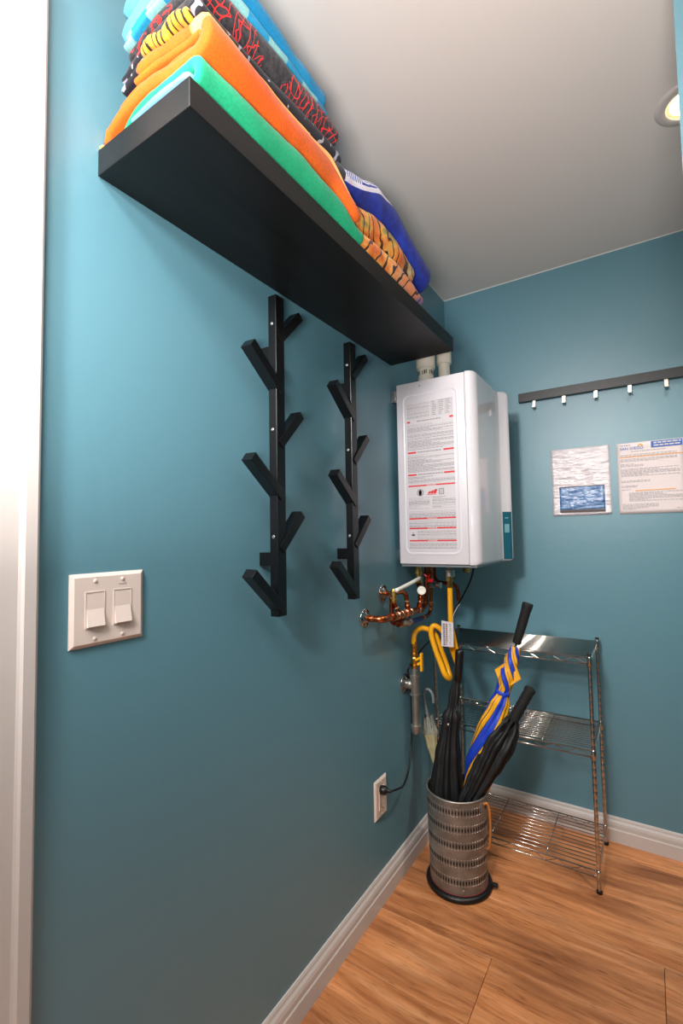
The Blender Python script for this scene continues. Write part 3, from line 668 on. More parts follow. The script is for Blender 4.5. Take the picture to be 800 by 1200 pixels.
# teal control strip at the low front
cpn = obj('control_panel', MB().add([(.3155, -.2825, HZ0 + .006), (.3365, -.2635, HZ0 + .006), (.3415, -.2555, HZ0 + .006), (.3155, -.2825, 1.288), (.3365, -.2635, 1.288), (.3415, -.2555, 1.288)] + [(.3115, -.2790, HZ0 + .006), (.3355, -.2605, HZ0 + .006), (.338, -.255, HZ0 + .006), (.3115, -.2790, 1.288), (.3355, -.2605, 1.288), (.338, -.255, 1.288)],
    [(0, 1, 4, 3), (1, 2, 5, 4), (6, 9, 10, 7), (7, 10, 11, 8), (0, 3, 9, 6), (2, 8, 11, 5), (3, 4, 10, 9), (4, 5, 11, 10), (0, 6, 7, 1), (1, 7, 8, 2)]), M['panel'], t)
cpn['label'] = 'dark teal control panel'
def onpanel(u0, u1, z0, z1):
    P = lambda u: (.3155 + .021 * u + .0004, -.2825 + .019 * u - .0008)
    a, b = P(u0), P(u1); return MB().add([(a[0], a[1], z0), (b[0], b[1], z0), (b[0], b[1], z1), (a[0], a[1], z1)], [(0, 1, 2, 3)])
obj('display', onpanel(.22, .92, 1.207, 1.240), M['panel_light'], cpn)
obj('indicator', onpanel(.3, .8, 1.262, 1.266), M['panel_light'], cpn)
obj('lower_trim', MB().box(.02, .30, HY0 + .01, HY1 - .01, HZ0 - .010, HZ0, .002), M['grey_plastic'], t)
br = MB().box(0, .018, -.60, -.23, 1.70, 1.742, .001).box(0, .018, -.56, -.27, 1.11, 1.15, .001)
obj('mounting_bracket', MB().box(0, .018, -.60, -.23, 1.70, 1.742, .001), M['steel'], t); obj('mounting_bracket', MB().box(0, .018, -.56, -.27, 1.11, 1.15, .001), M['steel'], t)
obj('side_knob', MB().lathe((.012, HY0 - .0, 1.716), (0, -1, 0), [(0, .010), (.006, .010), (.008, .006), (.008, .0005)], 14), M['steel'], t, smooth=True)
obj('screw', MB().lathe((.112, HY0, 1.746), (0, -1, 0), [(0, .0024), (.001, .002), (.0012, .0002)], 10), M['ink'], t)
obj('top_bracket', MB().box(.262, .30, -.42, -.38, HZ1, HZ1 + .008, .002), M['steel'], t)

# vent pipes
def vent(name, x, y, r, hub, lab, marks):
    t = thing(name, lab, 'pipe', (x, y, HZ1))
    obj('pipe', MB().lathe((x, y, HZ1), (0, 0, 1), [(0, r), (.17, r)], 32, cap=False), M['pvc'], t, smooth=True)
    obj('coupling', MB().lathe((x, y, hub), (0, 0, 1), [(0, r), (0, r + .0055), (.006, r + .0065), (.05, r + .0065), (.055, r + .004), (.055, r)], 32, cap=False), M['pvc'], t, auto=40)
    obj('elbow', MB().tube([(x, y, HZ1 + .155), (x, y, HZ1 + .175), (x - .012, y, HZ1 + .19), (x - .04, y, HZ1 + .198), (.0, y, HZ1 + .198)], r + .003, 28, smooth_n=4), M['pvc'], t, smooth=True)
    if marks:
        mk = MB()
        for i in range(14):
            a = R(-175 + i * 13.5); h = .016
            if i in (5, 9): continue
            z0 = HZ1 + .056 + (i % 3) * .002
            a2 = a + R(9 if i % 2 else 6)
            q = [(x + (r + .0005) * math.cos(b), y + (r + .0005) * math.sin(b)) for b in (a, a2)]
            mk.add([(q[0][0], q[0][1], z0), (q[1][0], q[1][1], z0), (q[1][0], q[1][1], z0 + h), (q[0][0], q[0][1], z0 + h)], [(0, 1, 2, 3)])
        obj('black_lettering', mk, M['ink'], t)
    return t
vent('vent_pipe', .086, -.462, .0300, HZ1 + .086, 'wider cream vent pipe with black lettering, on top of the water heater', True)
vent('vent_pipe', .138, -.400, .0225, HZ1 + .112, 'narrower cream vent pipe, right of the lettered pipe on the water heater', False)

# ------------------------------------------------------------------ copper piping
t = thing('copper_piping', 'copper water pipes with brass valves under the white heater', 'pipes', (0, -.76, .93))
def flange(name, x, y, z, r, par, ax=(1, 0, 0), m='chrome'):
    f = obj(name, MB().lathe((x, y, z), ax, [(0, r), (.003, r), (.0045, r * .94), (.005, r * .7), (.010, r * .55), (.012, r * .42)], 32), M[m], par, smooth=True); return f
f1 = flange('wall_flange', 0, -.8246, .9351, .030, t); f2 = flange('wall_flange', 0, -.6974, 1.0017, .030, t)
for f, (yy, zz) in ((f1, (-.8246, .9351)), (f2, (-.6974, 1.0017))):
    hb = MB()
    for i in range(6):
        a = i * math.pi / 3; hb.lathe((.0035, yy + .022 * math.cos(a), zz + .022 * math.sin(a)), (1, 0, 0), [(0, .0042), (.0018, .0042), (.0018, .0003)], 10)
    obj('flange_hole', hb, M['dark_gap'], f)
def pipe(pts, r=.0085, m='copper', n=5, name='pipe', par=t): return obj(name, MB().tube(pts, r, 14, smooth_n=n), M[m], par, smooth=True)
def ring(p, d, r=.0105, l=.010, m='copper', name='fitting', par=t):
    p, d = Vector(p), Vector(d).normalized(); q = p - d * l / 2
    return obj(name, MB().lathe(q, d, [(0, r * .86), (.0008, r), (l - .0008, r), (l, r * .86)], 16), M[m], par, smooth=True)
pipe([(.0, -.8246, .9351), (.035, -.8246, .9345), (.058, -.820, .934), (.066, -.800, .933), (.066, -.77, .932), (.066, -.64, .930), (.066, -.53, .928)], .0105)
pipe([(.066, -.53, .928), (.066, -.495, .929), (.067, -.478, .942), (.068, -.474, .965), (.072, -.474, 1.03), (.076, -.474, 1.09)], .0105, 'copper_dark')
ring((.028, -.8246, .9348), (1, 0, 0), .0118, .012); ring((.066, -.755, .932), (0, 1, 0), .0135, .024, 'copper_dark'); ring((.066, -.705, .931), (0, 1, 0), .0138, .020, 'copper')
ring((.066, -.640, .930), (0, 1, 0), .0138, .020); ring((.066, -.615, .930), (0, 1, 0), .0128, .004, 'solder'); ring((.066, -.53, .928), (0, 1, 0), .0135, .022); ring((.066, -.545, .928), (0, 1, 0), .0138, .004, 'solder')
for yy in (-.742, -.718, -.69, -.655): ring((.066, yy, .931), (0, 1, 0), .0142, .003, 'solder')
# upper run from the second flange: brass tee, relief tube, goose neck
pipe([(0, -.6974, 1.0017), (.022, -.6985, 1.0015), (.045, -.712, 1.003)], .0085)
obj('relief_valve', MB().lathe((.058, -.727, .976), (0, .04, 1), [(0, .010), (.004, .0115), (.012, .0115), (.014, .0095), (.022, .0095), (.024, .0125), (.036, .0125), (.040, .010), (.046, .007), (.047, .0005)], 8), M['brass'], t)
pipe([(.058, -.727, .978), (.060, -.718, .962), (.064, -.708, .948), (.066, -.705, .935)], .0075); ring((.061, -.715, .958), (0, .4, -.8), .0092, .006, 'solder')
pipe([(.050, -.712, 1.004), (.050, -.675, 1.005), (.051, -.642, 1.002), (.053, -.622, .990), (.055, -.618, .970), (.060, -.620, .940)], .0085); ring((.055, -.618, .967), (0, 0, 1), .0102, .005, 'solder'); ring((.058, -.619, .950), (0, 0, 1), .0104, .012)
pipe([(.050, -.728, .995), (.050, -.728, .955), (.052, -.73, .915), (.056, -.72, .905), (.06, -.70, .908)], .0075, 'copper_dark')
obj('relief_tube', MB().tube([(.072, -.735, 1.018), (.072, -.68, 1.024), (.073, -.62, 1.032), (.074, -.535, 1.044)], .0068, 12, smooth_n=4), M['white_tube'], t, smooth=True)
# hot side service valve under the heater
obj('service_valve', MB().lathe((.066, -.535, 1.094), (.0, .0, -1), [(0, .016), (.006, .016), (.008, .0125), (.022, .0125), (.024, .0145), (.036, .0145), (.038, .0105), (.052, .0105), (.054, .013), (.07, .013), (.075, .010)], 10), M['brass'], t)
obj('union_nut', MB().lathe((.066, -.535, 1.098), (0, 0, -1), [(0, .021), (.01, .021), (.011, .015)], 6), M['nickel'], t)
obj('drain_cap', MB().lathe((.098, -.585, 1.004), (.45, -.9, .03), [(-.02, .012), (-.006, .012), (-.005, .0155), (.010, .0155), (.012, .0145), (.012, .009), (.0105, .0085), (.0105, .0005)], 20), M['white_tube'], t, auto=40)['label'] = 'white round drain cap'
ring((.088, -.567, 1.004), (.45, -.9, 0), .0135, .016, 'brass')
pipe([(.088, -.567, 1.004), (.084, -.556, .992), (.080, -.552, .972), (.074, -.545, .955), (.068, -.54, .938)], .0105, 'copper'); ring((.081, -.552, .975), (0, 0, 1), .0122, .012); ring((.076, -.548, .958), (.2, .2, 1), .0122, .004, 'solder')
pipe([(.066, -.535, 1.025), (.075, -.548, 1.012), (.088, -.567, 1.004)], .0105, 'copper_dark')
# cold run
pipe([(.045, -.665, .893), (.045, -.60, .888), (.045, -.515, .885), (.045, -.44, .884), (.046, -.40, .888), (.047, -.382, .905), (.048, -.378, .94), (.050, -.376, 1.0), (.052, -.376, 1.09)], .0078)
ring((.0475, -.379, .925), (0, 0, 1), .0095, .012); ring((.0478, -.378, .933), (0, 0, 1), .0098, .004, 'solder'); ring((.045, -.45, .884), (0, 1, 0), .0095, .005, 'solder')
obj('valve_body', MB().lathe((.045, -.66, .893), (0, 1, -.03), [(0, .011), (.012, .013), (.02, .016), (.04, .016), (.05, .013), (.062, .0125), (.064, .015), (.078, .015), (.08, .010)], 12), M['nickel'], t, auto=40)
obj('blue_lever', MB().obox((.056, -.585, .888), (.058, -.495, .886), .005, .015, (0, 0, 1), .002), M['blue_handle'], t)['label'] = 'blue valve lever'
pipe([(.045, -.69, .905), (.045, -.665, .893)], .011, 'copper_dark'); ring((.05, -.675, .90), (0, 1, 0), .0145, .018, 'copper_dark')
obj('red_lever', MB().obox((.064, -.475, 1.030), (.100, -.482, 1.030), .006, .013, (0, 0, 1), .002).obox((.078, -.476, 1.034), (.085, -.476, 1.055), .008, .010, (0, 1, 0), .002), M['red'], t)['label'] = 'red valve lever'
obj('valve_body', MB().lathe((.060, -.43, 1.008), (1, -.1, 0), [(0, .010), (.01, .012), (.024, .012), (.026, .009), (.040, .009), (.042, .012), (.054, .012), (.055, .006)], 12), M['nickel'], t, auto=40)
obj('red_lever', MB().obox((.050, -.50, 1.075), (.085, -.50, 1.045), .006, .010, (0, 1, 0), .002), M['red'], t)
pipe([(.052, -.34, 1.095), (.056, -.34, 1.02), (.115, -.335, 1.005), (.14, -.33, .99), (.145, -.33, .94)], .007, 'copper_dark')
obj('stub_cap', MB().lathe((.19, -.36, 1.094), (.0, 0, -1), [(0, .012), (.02, .012), (.022, .015), (.036, .015), (.040, .010), (.040, .0005)], 8), M['brass'], t)

# ------------------------------------------------------------------ gas pipe and hose
GX, GY = .042, -.537
t = thing('gas_pipe', 'grey steel gas pipe tee with a yellow shut-off lever, on the left wall', 'pipe', (0, GY, .50))
flange('wall_flange', 0, GY, .649, .036, t)
obj('nipple', MB().lathe((.008, GY, .649), (1, 0, 0), [(0, .020), (.016, .018), (.03, .016)], 20), M['zinc_pipe'], t, smooth=True)
obj('tee', MB().lathe((GX, GY, .612), (0, 0, 1), [(0, .0175), (0, .0195), (.008, .0195), (.009, .0165), (.066, .0165), (.067, .0195), (.076, .0195), (.076, .014)], 24), M['zinc_pipe'], t, auto=35)
obj('drip_pipe', MB().lathe((GX, GY, .50), (0, 0, 1), [(0, .0132), (.115, .0132)], 24), M['zinc_pipe'], t, auto=35)
obj('cap', MB().lathe((GX, GY, .475), (0, 0, 1), [(0, .0145), (.004, .016), (.018, .0165), (.019, .0195), (.030, .0195), (.031, .0135)], 24), M['zinc_pipe'], t, auto=35)
obj('upper_nipple', MB().lathe((GX, GY, .686), (0, 0, 1), [(0, .0125), (.03, .0125)], 20), M['zinc_pipe'], t, auto=35)
obj('valve_body', MB().lathe((GX, GY, .712), (0, 0, 1), [(0, .0145), (.012, .0145), (.013, .0115), (.018, .0130), (.036, .0130), (.040, .0115), (.042, .0145), (.054, .0145), (.055, .0105), (.066, .0125), (.078, .0125), (.079, .010)], 8), M['brass'], t)
lv = MB().obox((GX + .016, GY - .004, .727), (GX + .034, GY - .008, .738), .016, .010, (0, 0, 1), .002).obox((GX + .034, GY - .012, .706), (GX + .034, GY - .012, .772), .018, .008, (1, 0, 0), .003).obox((GX + .012, GY - .012, .744), (GX + .034, GY - .012, .758), .018, .008, (1, 0, 0), .003)
obj('lever', lv, M['yellow_lever'], t)['label'] = 'yellow shut-off lever'

t = thing('gas_hose', 'yellow flexible gas hose looping down from the water heater', 'hose', (.172, -.5, .70))
hp = [(.042, -.537, .790), (.042, -.537, .826), (.047, -.520, .846), (.062, -.502, .853), (.085, -.490, .846), (.104, -.478, .825), (.125, -.470, .762), (.146, -.470, .702), (.158, -.488, .678), (.150, -.512, .695), (.135, -.515, .735), (.116, -.515, .785), (.100, -.512, .838), (.108, -.508, .866), (.129, -.498, .857), (.150, -.480, .820), (.166, -.467, .770), (.175, -.462, .738), (.183, -.470, .730), (.186, -.483, .765), (.179, -.493, .825), (.173, -.50, .88), (.173, -.50, .974), (.1735, -.50, 1.012)]
obj('tube', MB().tube(hp, .0095, 16, smooth_n=8), M['yellow'], t, smooth=True)
obj('ferrule', MB().lathe((.042, -.537, .786), (0, 0, 1), [(0, .0125), (.012, .0125), (.014, .0105), (.022, .0105)], 8), M['brass'], t)
obj('brass_union', MB().lathe((.1735, -.50, 1.008), (0, 0, 1), [(0, .0105), (.002, .0125), (.012, .0125), (.013, .0108), (.024, .0108), (.025, .0142), (.042, .0142)], 6), M['brass'], t)
obj('steel_coupling', MB().lathe((.1735, -.50, 1.048), (0, 0, 1), [(0, .0150), (.002, .0175), (.026, .0175), (.028, .0150), (.030, .0125), (.050, .0125)], 24), M['nickel'], t, auto=35)
tg = obj('hose_tag', MB().add([(.149, -.530, .893), (.1925, -.530, .888), (.146, -.532, .801), (.1925, -.534, .803), (.149, -.529, .893), (.1925, -.529, .888), (.146, -.531, .801), (.1925, -.533, .803)], [(0, 1, 3, 2), (4, 6, 7, 5), (0, 4, 5, 1), (2, 3, 7, 6), (0, 2, 6, 4), (1, 5, 7, 3)]), M['label'], t); tg['label'] = 'white printed paper tag'
tp = [MB(), MB(), MB()]
for i in range(11):
    z = .884 - i * .0072
    tp[0 if i % 2 else 1].box(.1555, .1625, -.5355, -.5345, z - .005, z); tp[2].box(.166, .1715 if i < 9 else .169, -.5355, -.5345, z - .0045, z)
    tp[0].box(.178 + (i % 3) * .002, .186, -.5355, -.5345, z - .0018, z)
pm = [M['grey_print'], mat('violet_print', lin(140, 110, 150), .6), mat('olive_print', lin(150, 130, 80), .6)]
for mb, m, nm in zip(tp, pm, ('grey_print', 'violet_print', 'olive_print')): obj(nm, mb, m, tg)['kind'] = 'stuff'
obj('tag_string', MB().tube([(.19, -.53, .885), (.186, -.515, .905), (.196, -.50, .935), (.206, -.495, .95)], .0008, 6, smooth_n=4), M['white_tube'], tg, smooth=True)

# ------------------------------------------------------------------ wire rack
RX0, RX1, RY0, RY1, RZ = .043, .602, -.340, -.046, .785
t = thing('wire_rack', 'three-tier chrome wire rack against the back wall', 'rack', ((RX0 + RX1) / 2, (RY0 + RY1) / 2, 0))
for (px, py) in ((RX0, RY0), (RX1, RY0), (RX0, RY1), (RX1, RY1)):
    pb = MB(); pr = [(.012, .0068)]
    z = .03
    while z < RZ - .012:
        pr += [(z, .0068), (z + .0015, .0062), (z + .003, .0068)]; z += .025
    pr += [(RZ - .004, .0068), (RZ, .006)]
    po = obj('post', pb.lathe((px, py, 0), (0, 0, 1), pr, 14), M['chrome'], t, auto=50)
    obj('foot', MB().lathe((px, py, 0), (0, 0, 1), [(0, .007), (.002, .0095), (.010, .0095), (.013, .0068), (.014, .005)], 16), M['black_plastic'], po, smooth=True)
    obj('post_cap', MB().lathe((px, py, RZ - .003), (0, 0, 1), [(0, .0078), (.004, .0078), (.006, .005), (.006, .0004)], 14), M['black_plastic'], po, smooth=True)
wire = lambda p, q, r=.0016, s_=6: MB().tube([p, q], r, s_)
for zt in (.773, .462, .070):
    sh = obj('shelf', MB().tube([(RX0, RY0, zt), (RX1, RY0, zt), (RX1, RY1, zt), (RX0, RY1, zt), (RX0, RY0, zt)], .0026, 8), M['chrome'], t, smooth=True)
    obj('lower_rail', MB().tube([(RX0, RY0, zt - .021), (RX1, RY0, zt - .021), (RX1, RY1, zt - .021), (RX0, RY1, zt - .021), (RX0, RY0, zt - .021)], .0024, 8), M['chrome'], sh, smooth=True)
    for yy in (RY0, RY1):
        P = []
        for i in range(15): P.append((RX0 + .010 + (RX1 - RX0 - .020) * i / 14, yy, zt - (.001 if i % 2 else .020)))
        obj('zigzag_wire', MB().tube(P, .0013, 6), M['chrome'], sh)
    for xx in (RX0, RX1):
        P = []
        for i in range(9): P.append((xx, RY0 + .010 + (RY1 - RY0 - .020) * i / 8, zt - (.001 if i % 2 else .020)))
        obj('zigzag_wire', MB().tube(P, .0013, 6), M['chrome'], sh)
    nW = {0.773: 24, .462: 16, .070: 13}[zt]
    proto = None
    for i in range(1, nW):
        yy = RY0 + (RY1 - RY0) * i / nW
        if proto is None:
            proto = obj('deck_wire', wire((RX0, RY0, zt + .003), (RX1, RY0, zt + .003), .0016 if zt < .5 else .0022), M['chrome'], sh, smooth=True); y_ref = RY0; proto.location.y = yy - RY0
        else:
            c = proto.copy(); C.objects.link(c); c.location.y = yy - RY0
    for xx in (RX0 + .20, RX0 + .395):
        obj('cross_wire', wire((xx, RY0, zt), (xx, RY1, zt), .002), M['chrome'], sh, smooth=True)
    for (px, py) in ((RX0, RY0), (RX1, RY0), (RX0, RY1), (RX1, RY1)):
        obj('collar', MB().lathe((px, py, zt - .028), (0, 0, 1), [(0, .0080), (.002, .0095), (.030, .0088), (.033, .0075)], 16), M['chrome'], sh, smooth=True)

# ------------------------------------------------------------------ umbrella stand
BX, BY, BZ = .186, -.527, .316
t = thing('umbrella_stand', 'grey galvanised umbrella stand with rings of punched slots, on the wood floor', 'umbrella stand', (BX, BY, 0))
rr = lambda z: .0965 + .0065 * sm(.0, .3, z) if z < .3 else .103
prb = [(.006, .0)] if 0 else []
body = [(.018, rr(.018))] + [(z, rr(z)) for z in (.05, .1, .15, .2, .25, .3)] + [(BZ, .103)] + [(BZ, .1005), (.3, .1005), (.2, .098), (.02, .094), (.019, .001)]
obj('body', MB().lathe((BX, BY, 0), (0, 0, 1), body, 64, cap=False), M['galv'], t, auto=50)
obj('rim', MB().tube([(BX + .1025 * math.cos(a), BY + .1025 * math.sin(a), BZ) for a in [2 * math.pi * i / 48 for i in range(49)]], .0032, 10), M['galv_rim'], t, smooth=True)
obj('base_ring', MB().lathe((BX, BY, 0), (0, 0, 1), [(0, .107), (.001, .111), (.006, .1125), (.013, .111), (.0165, .1065), (.018, .0975), (.016, .0955)], 64), M['black_plastic'], t, smooth=True)
obj('rust_line', MB().lathe((BX, BY, 0), (0, 0, 1), [(.0165, .0985), (.0205, .0985), (.0205, .0972)], 64, cap=False), M['rust'], t, smooth=True)
sl = MB()
for zc in (.286, .232, .178, .122, .062):
    zc -= .003
    nS = 64
    for i in range(nS):
        a = 2 * math.pi * i / nS; u = Vector((math.cos(a), math.sin(a), 0)); v = Vector((-math.sin(a), math.cos(a), 0)); r_ = rr(zc) + .0006
        P = []
        for k in range(8):
            b = 2 * math.pi * k / 8; P.append(Vector((BX, BY, zc)) + u * r_ + v * .0026 * math.cos(b) + Vector((0, 0, .0085 * math.sin(b) * (1 if abs(math.sin(b)) > .9 else .85))))
        sl.add(P, [tuple(range(8))])
slo = obj('punched_slot', sl, M['slot'], t); slo['kind'] = 'stuff'
bd = MB()
for zc in (.286, .232, .178, .122, .062):
    zc -= .003
    for dz in (-.012, .012):
        for i in range(64):
            a = 2 * math.pi * (i + .5) / 64; r_ = rr(zc) + .0004
            bd.lathe((BX + r_ * math.cos(a), BY + r_ * math.sin(a), zc + dz), (math.cos(a), math.sin(a), 0), [(0, .0022), (.0008, .0016), (.001, .0002)], 6)
bo = obj('raised_bead', bd, M['galv_rim'], t); bo['kind'] = 'stuff'
a = R(-18); u = Vector((math.cos(a), math.sin(a), 0)); pc = Vector((BX, BY, .292)) + u * .1045
obj('handle_bracket', MB().obox(pc - Vector((0, 0, .014)), pc + Vector((0, 0, .014)), .018, .004, tuple(u), .001), M['galv_rim'], t)
q = lambda dx, z, dy=0: Vector((BX, BY, 0)) + u * (.1035 + dx) + Vector((-u.y, u.x, 0)) * dy + Vector((0, 0, z))
obj('leather_strap', MB().tube([q(.004, .300, .004), q(.012, .305, .010), q(.018, .285, .014), q(.019, .25, .016), q(.018, .20, .016), q(.014, .165, .015), q(.007, .155, .013)], .0042, 8, smooth_n=5), M['leather'], t, smooth=True)
a = R(12); obj('base_knob', MB().obox((BX + .108 * math.cos(a), BY + .108 * math.sin(a), .014), (BX + .130 * math.cos(a), BY + .130 * math.sin(a), .014), .012, .012, (0, 0, 1), .003), M['black_plastic'], t)
obj('base_rivet', MB().lathe((BX + .0985 * math.cos(R(-62)), BY + .0985 * math.sin(R(-62)), .034), (math.cos(R(-62)), math.sin(R(-62)), 0), [(0, .0042), (.0012, .0036), (.0015, .0003)], 12), M['galv_rim'], t)

# ------------------------------------------------------------------ umbrellas
def canopy(p, q, prof, pleats=8, depth=.25, twist=1.2, seg=64, phase=0, seed=0, jag=0, n=46, wrap=1):
    """folded canopy around the line p..q; prof: (fraction, radius). Pleats spiral round the shaft."""
    p, q = Vector(p), Vector(q); d = (q - p); L = d.length; d.normalize(); a0 = -d.orthogonal().normalized()
    back = Vector((.3, 1, 0)); a0 = (back - d * back.dot(d)).normalized(); b0 = d.cross(a0); mb = MB(); vs = []; at_ = []
    def rad(f):
        for (f0, r0), (f1, r1) in zip(prof, prof[1:]):
            if f <= f1: return r0 + (r1 - r0) * sm(f0, f1, f)
        return prof[-1][1]
    w_ = seg + 1
    for j in range(n + 1):
        f = j / n; tw = twist * (f if f < .80 else .80 - wrap * (f - .80))
        for k in range(w_):
            th = 2 * math.pi * k / seg; g = k / seg * 8 + tw + phase; ph = g * math.pi * 2 * pleats / 8
            c = (math.cos(ph) * .5 + .5) ** .7
            r_ = rad(f) * (1 - depth + depth * c) + .0022 * noise.noise(Vector((math.cos(th) * 2, math.sin(th) * 2, f * 16 + seed)))
            ff = f + (jag * (c - .5) * max(0, (f - .86) / .14) if jag else 0)
            vs.append(p + d * (ff * L) + (a0 * math.cos(th) + b0 * math.sin(th)) * r_); at_.append(g + 40)
    mb.add(vs, [(j * w_ + k, j * w_ + k + 1, (j + 1) * w_ + k + 1, (j + 1) * w_ + k) for j in range(n) for k in range(seg)] + [tuple(j * w_ + k for k in range(seg)) for j in (0, n)])
    mb.attr = at_
    return mb, d
def m_gores():
    m = mat('blue_yellow_nylon', (1, 1, 1, 1), .5, bump=.25, bscale=110); n, l = nodes(m)
    at_ = n.new('ShaderNodeAttribute'); at_.attribute_name = 'fold'
    md = n.new('ShaderNodeMath'); md.operation = 'MODULO'; md.inputs[1].default_value = 2; l.new(at_.outputs['Fac'], md.inputs[0])
    hf = n.new('ShaderNodeMath'); hf.operation = 'MULTIPLY'; hf.inputs[1].default_value = .5; l.new(md.outputs[0], hf.inputs[0])
    Y, B, N = lin(238, 170, 22), lin(24, 62, 186), lin(14, 22, 74)
    l.new(ramp(n, l, hf.outputs[0], [(0, B), (.40, N), (.44, Y), (.62, N), (.66, Y), (.96, N)]), n['Principled BSDF'].inputs['Base Color'])
    return m
M['gores'] = m_gores()
# 1 blue and yellow golf umbrella
UT = -5.5
p0, p1 = Vector((.163, -.522, .040)), Vector((.4170, -.398, .940))
ax = (p1 - p0).normalized(); LT = (p1 - p0).length; at = lambda f: p0 + (p1 - p0) * f
t = thing('golf_umbrella', 'blue and yellow furled golf umbrella with a black handle, leaning in the stand', 'umbrella', tuple(p0))
mb, _ = canopy(at(.06), at(.845), [(0, .006), (.1, .018), (.30, .044), (.45, .056), (.58, .050), (.72, .035), (.775, .024), (.80, .026), (.86, .030), (.92, .026), (1, .017)], 8, .16, UT, seed=1, phase=1.5, wrap=4, seg=80, n=90)
obj('canopy', mb, M['gores'], t, smooth=True)
obj('shaft', MB().tube([at(0), at(.9)], .005, 10), M['steel'], t, smooth=True)
obj('tie_strap', MB().lathe(at(.668), ax, [(-.007, .0235), (-.005, .0255), (.005, .0255), (.007, .0235)], 20), M['blue_cloth'], t, smooth=True)
hd = [(0, .013), (.006, .0155), (.03, .0150), (.075, .0165), (.115, .0165), (.135, .0185), (.146, .0190), (.150, .016), (.150, .0005)]
obj('handle', MB().lathe(at(.858), ax, hd, 20), M['black_foam'], t, smooth=True)
side = ax.cross(Vector((0, 1, 0))).normalized()
for sgn, f0, f1, w_ in ((1, .690, .775, .048), (-1, .695, .765, .044)):
    a, b = at(f0), at(f1); mid = (a * .35 + b * .65) + side * sgn * (-1) * w_ + Vector((0, -.012, 0)); top = at(f1 + .035) + side * sgn * -.004
    fr_ = Vector((0, -.020, 0))
    mbf = MB().add([a + fr_ * .9 + side * sgn * -.006, mid, top + fr_ * .9, a + fr_ * .6 + side * sgn * -.001 + ax * .01, top + fr_ * .6, mid + fr_ * .2 - side * sgn * -.003],
                   [(0, 1, 2), (3, 4, 5), (0, 1, 5, 3), (1, 2, 4, 5), (0, 3, 4, 2)])
    obj('loose_flap', mbf, M['gold_cloth'], t)
# 2 black umbrella at the right
p0, p1 = Vector((.1675, -.597, .170)), Vector((.4290, -.428, .672)); at = lambda f: p0 + (p1 - p0) * f; ax = (p1 - p0).normalized()
t = thing('black_umbrella', 'black furled umbrella with a ribbed foam handle, right of the blue and yellow one', 'umbrella', tuple(p0))
mb, _ = canopy(at(.02), at(.74), [(0, .006), (.15, .014), (.36, .031), (.55, .040), (.72, .048), (.84, .052), (.93, .042), (1, .022)], 8, .34, .9, seed=4, jag=.12)
obj('canopy', mb, M['black_cloth'], t, smooth=True)
obj('shaft', MB().tube([at(0), at(.86)], .005, 10), M['steel'], t, smooth=True)
hd = [(0, .012), (.004, .0155)] + [(.01 + i * .0105, .0168 if i % 2 else .0182) for i in range(12)] + [(.140, .0195), (.148, .0175), (.153, .010), (.154, .0005)]
L2 = (p1 - p0).length
obj('handle', MB().lathe(at(1) - ax * .1355, ax, [(q_[0] * .88, q_[1]) for q_ in hd], 20), M['black_foam'], t, smooth=True)
ribs = MB()
for i in range(8):
    th = 2 * math.pi * i / 8; a0 = ax.orthogonal().normalized(); b0 = ax.cross(a0); r0 = (a0 * math.cos(th) + b0 * math.sin(th))
    ribs.tube([at(.70) + r0 * .034, at(.785) + r0 * .022], .0014, 6)
obj('rib_tip', ribs, M['black_plastic'], t)
# 3 tall black umbrella at the left
p0, p1 = Vector((.150, -.560, .035)), Vector((.2030, -.498, .792)); at = lambda f: p0 + (p1 - p0) * f; ax = (p1 - p0).normalized()
t = thing('black_umbrella', 'tall black umbrella with a straight handle, at the left of the stand', 'umbrella', tuple(p0))
mb, _ = canopy(at(.05), at(.86), [(0, .008), (.2, .040), (.36, .058), (.55, .046), (.70, .033), (.765, .031), (.78, .034), (.80, .031), (.815, .020), (.9, .019), (1, .011)], 8, .30, .5, seed=9)
for i, v in enumerate(mb.v):      # the upper canopy leans a little towards the wall
    f = (v - p0).dot(ax) / (p1 - p0).length; mb.v[i] = v + Vector((-.018, .0, 0)) * math.sin(math.pi * min(1, max(0, f))) ** 1.5
obj('canopy', mb, M['black_cloth'], t, smooth=True)
obj('shaft', MB().tube([at(0), at(.90)], .0045, 10), M['steel'], t, smooth=True)
obj('tie_button', MB().lathe(at(.66) + Vector((-.014, -.030, 0)), (.4, -.9, .1), [(0, .005), (.002, .0045), (.0025, .0005)], 12), M['steel'], t, smooth=True)
L3 = (p1 - p0).length
obj('handle', MB().lathe(at(.845), ax, [(0, .010), (.004, .0140), (.03, .0145), (.095, .0155), (.108, .016), (.114, .0135), (.116, .0005)], 18), M['black_plastic'], t, smooth=True)
# 4 small clear umbrella
t = thing('clear_umbrella', 'small clear umbrella with a grey hooked handle, hung beside the gas pipe', 'umbrella', (.066, -.44, .32))
p0, p1 = Vector((.070, -.440, .335)), Vector((.048, -.440, .505)); at = lambda f: p0 + (p1 - p0) * f; ax = (p1 - p0).normalized()
mb, _ = canopy(at(0), at(.98), [(0, .006), (.15, .011), (.45, .021), (.70, .030), (.80, .027), (1, .021)], 8, .18, .5, seed=14, jag=.12, seg=48, n=24)
for i in range(len(mb.f)):
    zc = sum((mb.v[k].z for k in mb.f[i]), 0) / len(mb.f[i]); mb.m[i] = 1 if zc < .445 else 0
obj('canopy', mb, [M['clear_vinyl'], M['cream_vinyl']], t, smooth=True)
obj('shaft', MB().tube([at(-.12), at(1.05)], .003, 8), M['nickel'], t, smooth=True)
obj('tip', MB().lathe(at(-.16), ax, [(0, .003), (.004, .0055), (.02, .0055), (.026, .004)], 12), M['cream_vinyl'], t, smooth=True)
